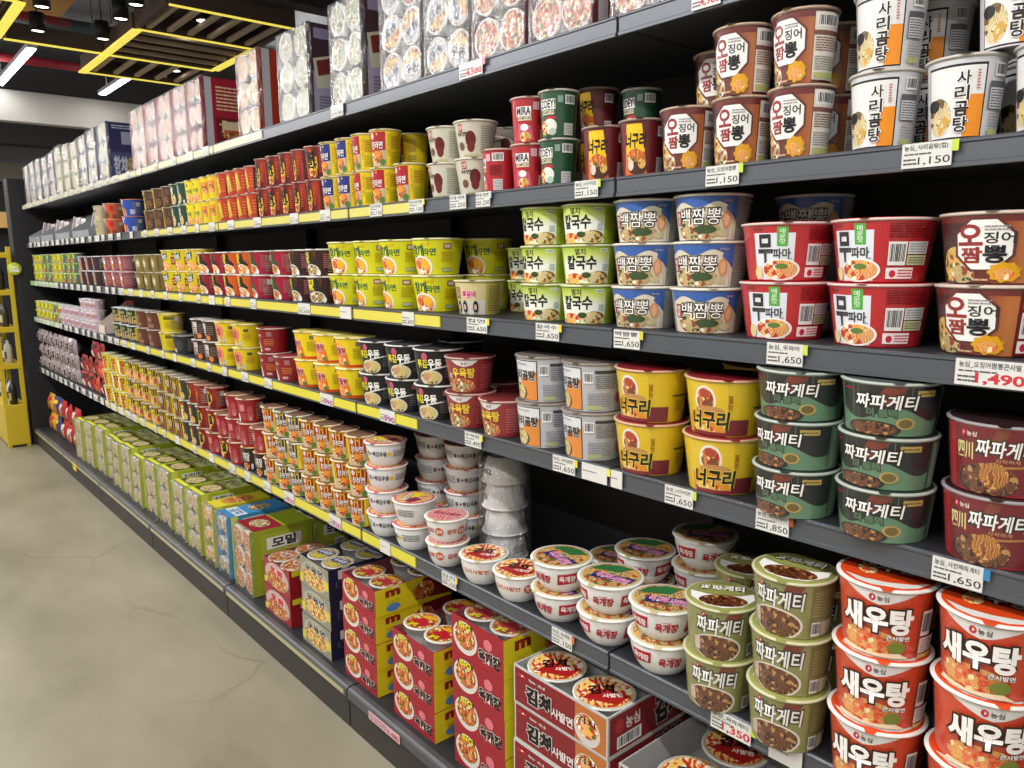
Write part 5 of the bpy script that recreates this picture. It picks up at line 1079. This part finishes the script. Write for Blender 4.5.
# hanging bulkhead with a dark recess under it
mb = MB(); mb.box(-4.5, 8, 13.5, 13.7, 3.74, 4.17, M('c6c3bd', .7)); struct('trim_bulkhead', mb)
mb = MB(); mb.box(-4.5, 8, 14.6, 14.7, 3.28, 4.9, M('55555a', .7)); mb.box(-4.5, 8, 14.58, 14.6, 3.52, 3.55, M('202024')); struct('trim_recess', mb)
# neighbouring gondola beyond, seen past the end panel
g = thing('gondola', 'dark shelving run beyond the black end panel', 'shelving', (0,0,0))
mb = MB(); mb.box(.9, 2.2, 11.0, 11.5, 0, 2.62, M('1e2026', .6)); obj('back_panel', mb, g)
mb = MB(); mb.box(.9, 2.2, 10.8, 11.0, 2.12, 2.3, M('d8b070', .5)); obj('top_shelf', mb, g)
mb = MB(); mb.box(.9, 2.2, 10.96, 10.99, 2.62, 2.66, M('15161a', .5)); obj('rail', mb, g)
# slatted timber rafts with lit yellow edges
def emis(name, hexc, s):
    m = bpy.data.materials.new(name); m.use_nodes = True; b = m.node_tree.nodes['Principled BSDF']
    b.inputs['Base Color'].default_value = lin(hexc); b.inputs['Emission Color'].default_value = lin(hexc); b.inputs['Emission Strength'].default_value = s
    return m
LEDY = emis('led_strip_yellow', 'ead85c', .95); WOOD = M('5a4a42', .6); WOODL = M('c4b09c', .6); TIMB = M('5a4c46', .6)
def raft(name, label, x0, x1, y0, y1, z, along, n, sides):
    r = thing(name, label, 'ceiling raft', (x0, y0, z))
    W, L = x1-x0, y1-y0
    mb = MB()
    mb.box(0, W, -.02, .02, 0, .14, TIMB); mb.box(0, W, L-.02, L+.02, 0, .14, TIMB); mb.box(-.02, .02, .02, L-.02, 0, .14, TIMB); mb.box(W-.02, W+.02, .02, L-.02, 0, .14, TIMB)
    obj('frame', mb, r)
    mb = MB(); mb.box(.02, W-.02, .02, L-.02, .125, .14, M('44383a', .7)); obj('backing_board', mb, r)
    for i in range(n):
        mb = MB(); q = (i + .5)/n
        if along == 'y': mb.box(W*q - .02, W*q + .02, .02, L-.02, .01, .04, WOODL)
        else: mb.box(.02, W-.02, L*q - .014, L*q + .014, .01, .04, WOODL)
        obj('slat', mb, r)
    for s in sides:
        mb = MB()
        if s == 'near': mb.box(0, W, -.01, .01, -.012, 0, LEDY)
        if s == 'far': mb.box(0, W, L-.01, L+.01, -.012, 0, LEDY)
        if s == 'left': mb.box(-.036, .036, -.024, L+.024, -.014, 0, LEDY)
        if s == 'right': mb.box(W-.036, W+.036, 0, L, -.014, 0, LEDY)
        o = obj('led_strip', mb, r); o['label'] = 'glowing yellow light strip'
    mb = MB()
    for (x, y) in ((.1,.1),(W-.1,.1),(.1,L-.1),(W-.1,L-.1)): mb.tube([(x,y,.3),(x,y,4.9-z)], .006, M('55555a'), 6)
    obj('hanger', mb, r)
raft('ceiling_raft', 'slatted brown ceiling raft with yellow edges, nearest of the right row', 2.07, 3.06, 6.27, 7.08, 3.6, 'y', 6, ('near', 'far'))
raft('ceiling_raft', 'slatted brown ceiling raft between two yellow bars', 2.07, 3.06, 7.12, 8.06, 3.6, 'x', 4, ('left', 'right'))
raft('ceiling_raft', 'slatted brown ceiling raft farthest of the right row', 2.07, 3.06, 8.1, 8.96, 3.6, 'y', 5, ('near', 'far', 'left'))
raft('ceiling_raft', 'dark ceiling raft with wide yellow bar at the left', .3, 1.22, 6.9, 8.06, 3.6, 'y', 4, ('near', 'far', 'right'))
mb = MB(); mb.box(1.3, 2.04, 8.06, 8.1, 3.6, 3.74, TIMB); o = tag(obj('ceiling_beam', mb), 'thin dark beam with yellow strip joining two rafts', 'ceiling beam')
mb = MB(); mb.box(1.28, 2.04, 8.066, 8.094, 3.588, 3.6, LEDY); obj('led_strip', mb, o)
mb = MB(); mb.box(1.25, 5.5, 2.5, 6.0, 4.1, 4.16, M('6d5440', .6)); struct('ceiling_timber', mb)
mb = MB(); mb.box(1.0, 6, 6.02, 6.2, 3.72, 4.1, M('33363d', .7)); struct('trim_beam', mb)
mb = MB(); mb.box(.4, 2.05, 8.2, 9.6, 4.25, 4.3, M('b98a4a', .6)); tag(obj('ceiling_board', mb), 'orange brown board under the dark ceiling', 'ceiling board')
for i, (px, y, z, r, c, nm) in enumerate(((0, 13.0, 4.5, .06, '9a2430', 'red pipe crossing under the dark ceiling'), (0, 11.7, 4.7, .1, '3d4a48', 'dark green duct crossing under the dark ceiling'), (0, 9.0, 4.05, .04, '8d2a30', 'short red pipe behind the hanging spotlights'))):
    mb = MB(); mb.tube([(-2, y, z), (6, y, z)] if i < 2 else [(1.2, y, z), (2.0, y, z)], r, M(c, .5), 12); tag(obj('ceiling_pipe', mb), nm, 'pipe')
# black can spotlights
WHT = emis('lamp_white', 'fff4e4', 6.0)
def onz(px, py, z):
    d = AX[0]*((px-512)/FPX) + AX[1]*(-(py-384)/FPX) + AX[2]; t = (z - EYE)/d.z
    return d.x*t, d.y*t
for i, (px, py) in enumerate(((42,8),(38,32),(103,40),(121,20),(136,6))):
    x, y = onz(px, py, 3.62); r = .06
    root = thing('spotlight', f"black hanging can spotlight, {ORD[i]} counted from the left edge", 'ceiling light', (x, y, 3.62), 0, 'hanging can spotlights')
    mb = MB(); mb.lathe([(r*.8, .012), (r, 0), (r, .15), (.0005, .15)], M('17181c', .5), 24); obj('housing', mb, root)
    mb = MB(); mb.lathe([(.0005, .012), (r*.8, .012)], WHT, 24); obj('lamp', mb, root)
    mb = MB(); mb.tube([(0,0,.15), (0,0,4.9-3.62)], .006, M('2a2a2e'), 6); obj('cord', mb, root)
for i, (px, py) in enumerate(((143,56),(119,71),(203,21),(186,33),(175,71),(164,77))):
    x, y = onz(px, py, 3.66)
    root = thing('downlight', f"small round downlight between the slats, {ORD[i]} of six", 'ceiling light', (x, y, 3.66), 0, 'small downlights in the rafts')
    mb = MB(); mb.lathe([(.05, .0), (.056, .004), (.056, .1), (.0005, .1)], M('26262a', .5), 20); obj('housing', mb, root)
    mb = MB(); mb.lathe([(.0005, .002), (.05, .002)], WHT, 20); obj('lamp', mb, root)
# linear lights
TUBE = emis('tube_light', 'f6f8ff', 9.0)
def linear(x, y0, y1, z, label, power=0):
    r = thing('linear_light', label, 'ceiling light', (x, y0, z), 0, 'linear ceiling lights'); L = y1-y0
    mb = MB(); mb.bbox(-.06, .06, 0, L, 0, .05, M('c8c8c8', .4), .008); obj('housing', mb, r)
    mb = MB(); mb.box(-.045, .045, .02, L-.02, -.012, -.0, TUBE); o = obj('diffuser', mb, r); o['label'] = 'bright white diffuser'
    mb = MB()
    for y in (.3, L-.3): mb.tube([(0,y,.05),(0,y,4.9-z)], .004, M('77777a'), 6)
    obj('suspension', mb, r)
    if power:
        la = bpy.data.lights.new('lamp', 'AREA'); la.shape = 'RECTANGLE'; la.size = .1; la.size_y = L; la.energy = power; la.color = (1, .965, .92)
        lo = bpy.data.objects.new('lamp', la); C.objects.link(lo); lo.parent = r; lo.location = (0, L/2, -.02)
        lb = bpy.data.lights.new('ceiling_fill', 'AREA'); lb.shape = 'RECTANGLE'; lb.size = .1; lb.size_y = L; lb.energy = power*.4; lb.color = (1, .965, .92)  # upward fill lamp added to every fixture to brighten the ceiling
        l2 = bpy.data.objects.new('ceiling_fill', lb); C.objects.link(l2); l2.parent = r; l2.location = (0, L/2, .06); l2.rotation_euler = (PI, 0, 0)
linear(2.0, 10.9, 13.4, 4.2, 'white linear light seen at the upper left by the picture edge', 14)
linear(3.28, 11.8, 13.2, 4.2, 'white linear light seen beyond the slatted rafts', 7)
for i, yy in enumerate((4.4, 6.9, 9.4)): linear(5.2, yy, yy + 2.2, 4.2, f"white linear fill light added out of sight behind the shelving, {ORD[i]} of three", 70)  # unseen lights added to brighten the far bulkhead
n = 0
for x in (-.2, -2.6):  # outer row is unseen fill, added for the ceiling and left wall
    for y0 in (-2.6, .2, 3.0, 5.8, 8.6, 11.2):
        n += 1
        linear(x, y0, y0 + 2.2, 3.2 if x > -1 else 3.9, f"white linear light over the aisle out of frame, {ORD[n-1]} of twelve", AISLE_W if x > -1 else AISLE_W*1.3)

# ------------------------------------------------------------------ world, camera, exposure
w = bpy.data.worlds.new('world'); SC.world = w; w.use_nodes = True
w.node_tree.nodes['Background'].inputs[0].default_value = (.5, .52, .56, 1); w.node_tree.nodes['Background'].inputs[1].default_value = .15
cd = bpy.data.cameras.new('camera'); cam = bpy.data.objects.new('camera', cd); C.objects.link(cam)
cd.sensor_fit = 'HORIZONTAL'; cd.sensor_width = 36; cd.lens = FPX/1024*36; cd.clip_start = .05; cd.clip_end = 100
mw = Matrix((AX[0], AX[1], -AX[2])).transposed().to_4x4(); mw.translation = Vector((0, 0, EYE)); cam.matrix_world = mw
SC.camera = cam
bpy.data.objects.remove(_to); bpy.data.curves.remove(_tc)
vs = SC.view_settings; vs.view_transform = 'Standard'; vs.look = 'None'; vs.gamma = 1; vs.use_curve_mapping = False; vs.exposure = EXPO
dup = {k: v for k, v in USED_LABELS.items() if len(v) > 1}
for k, v in list(dup.items()): print('DUPLABEL', len(v), k)
for k in USED_LABELS:
    if not 4 <= len(k.split()) <= 16: print('LABELLEN', len(k.split()), k)
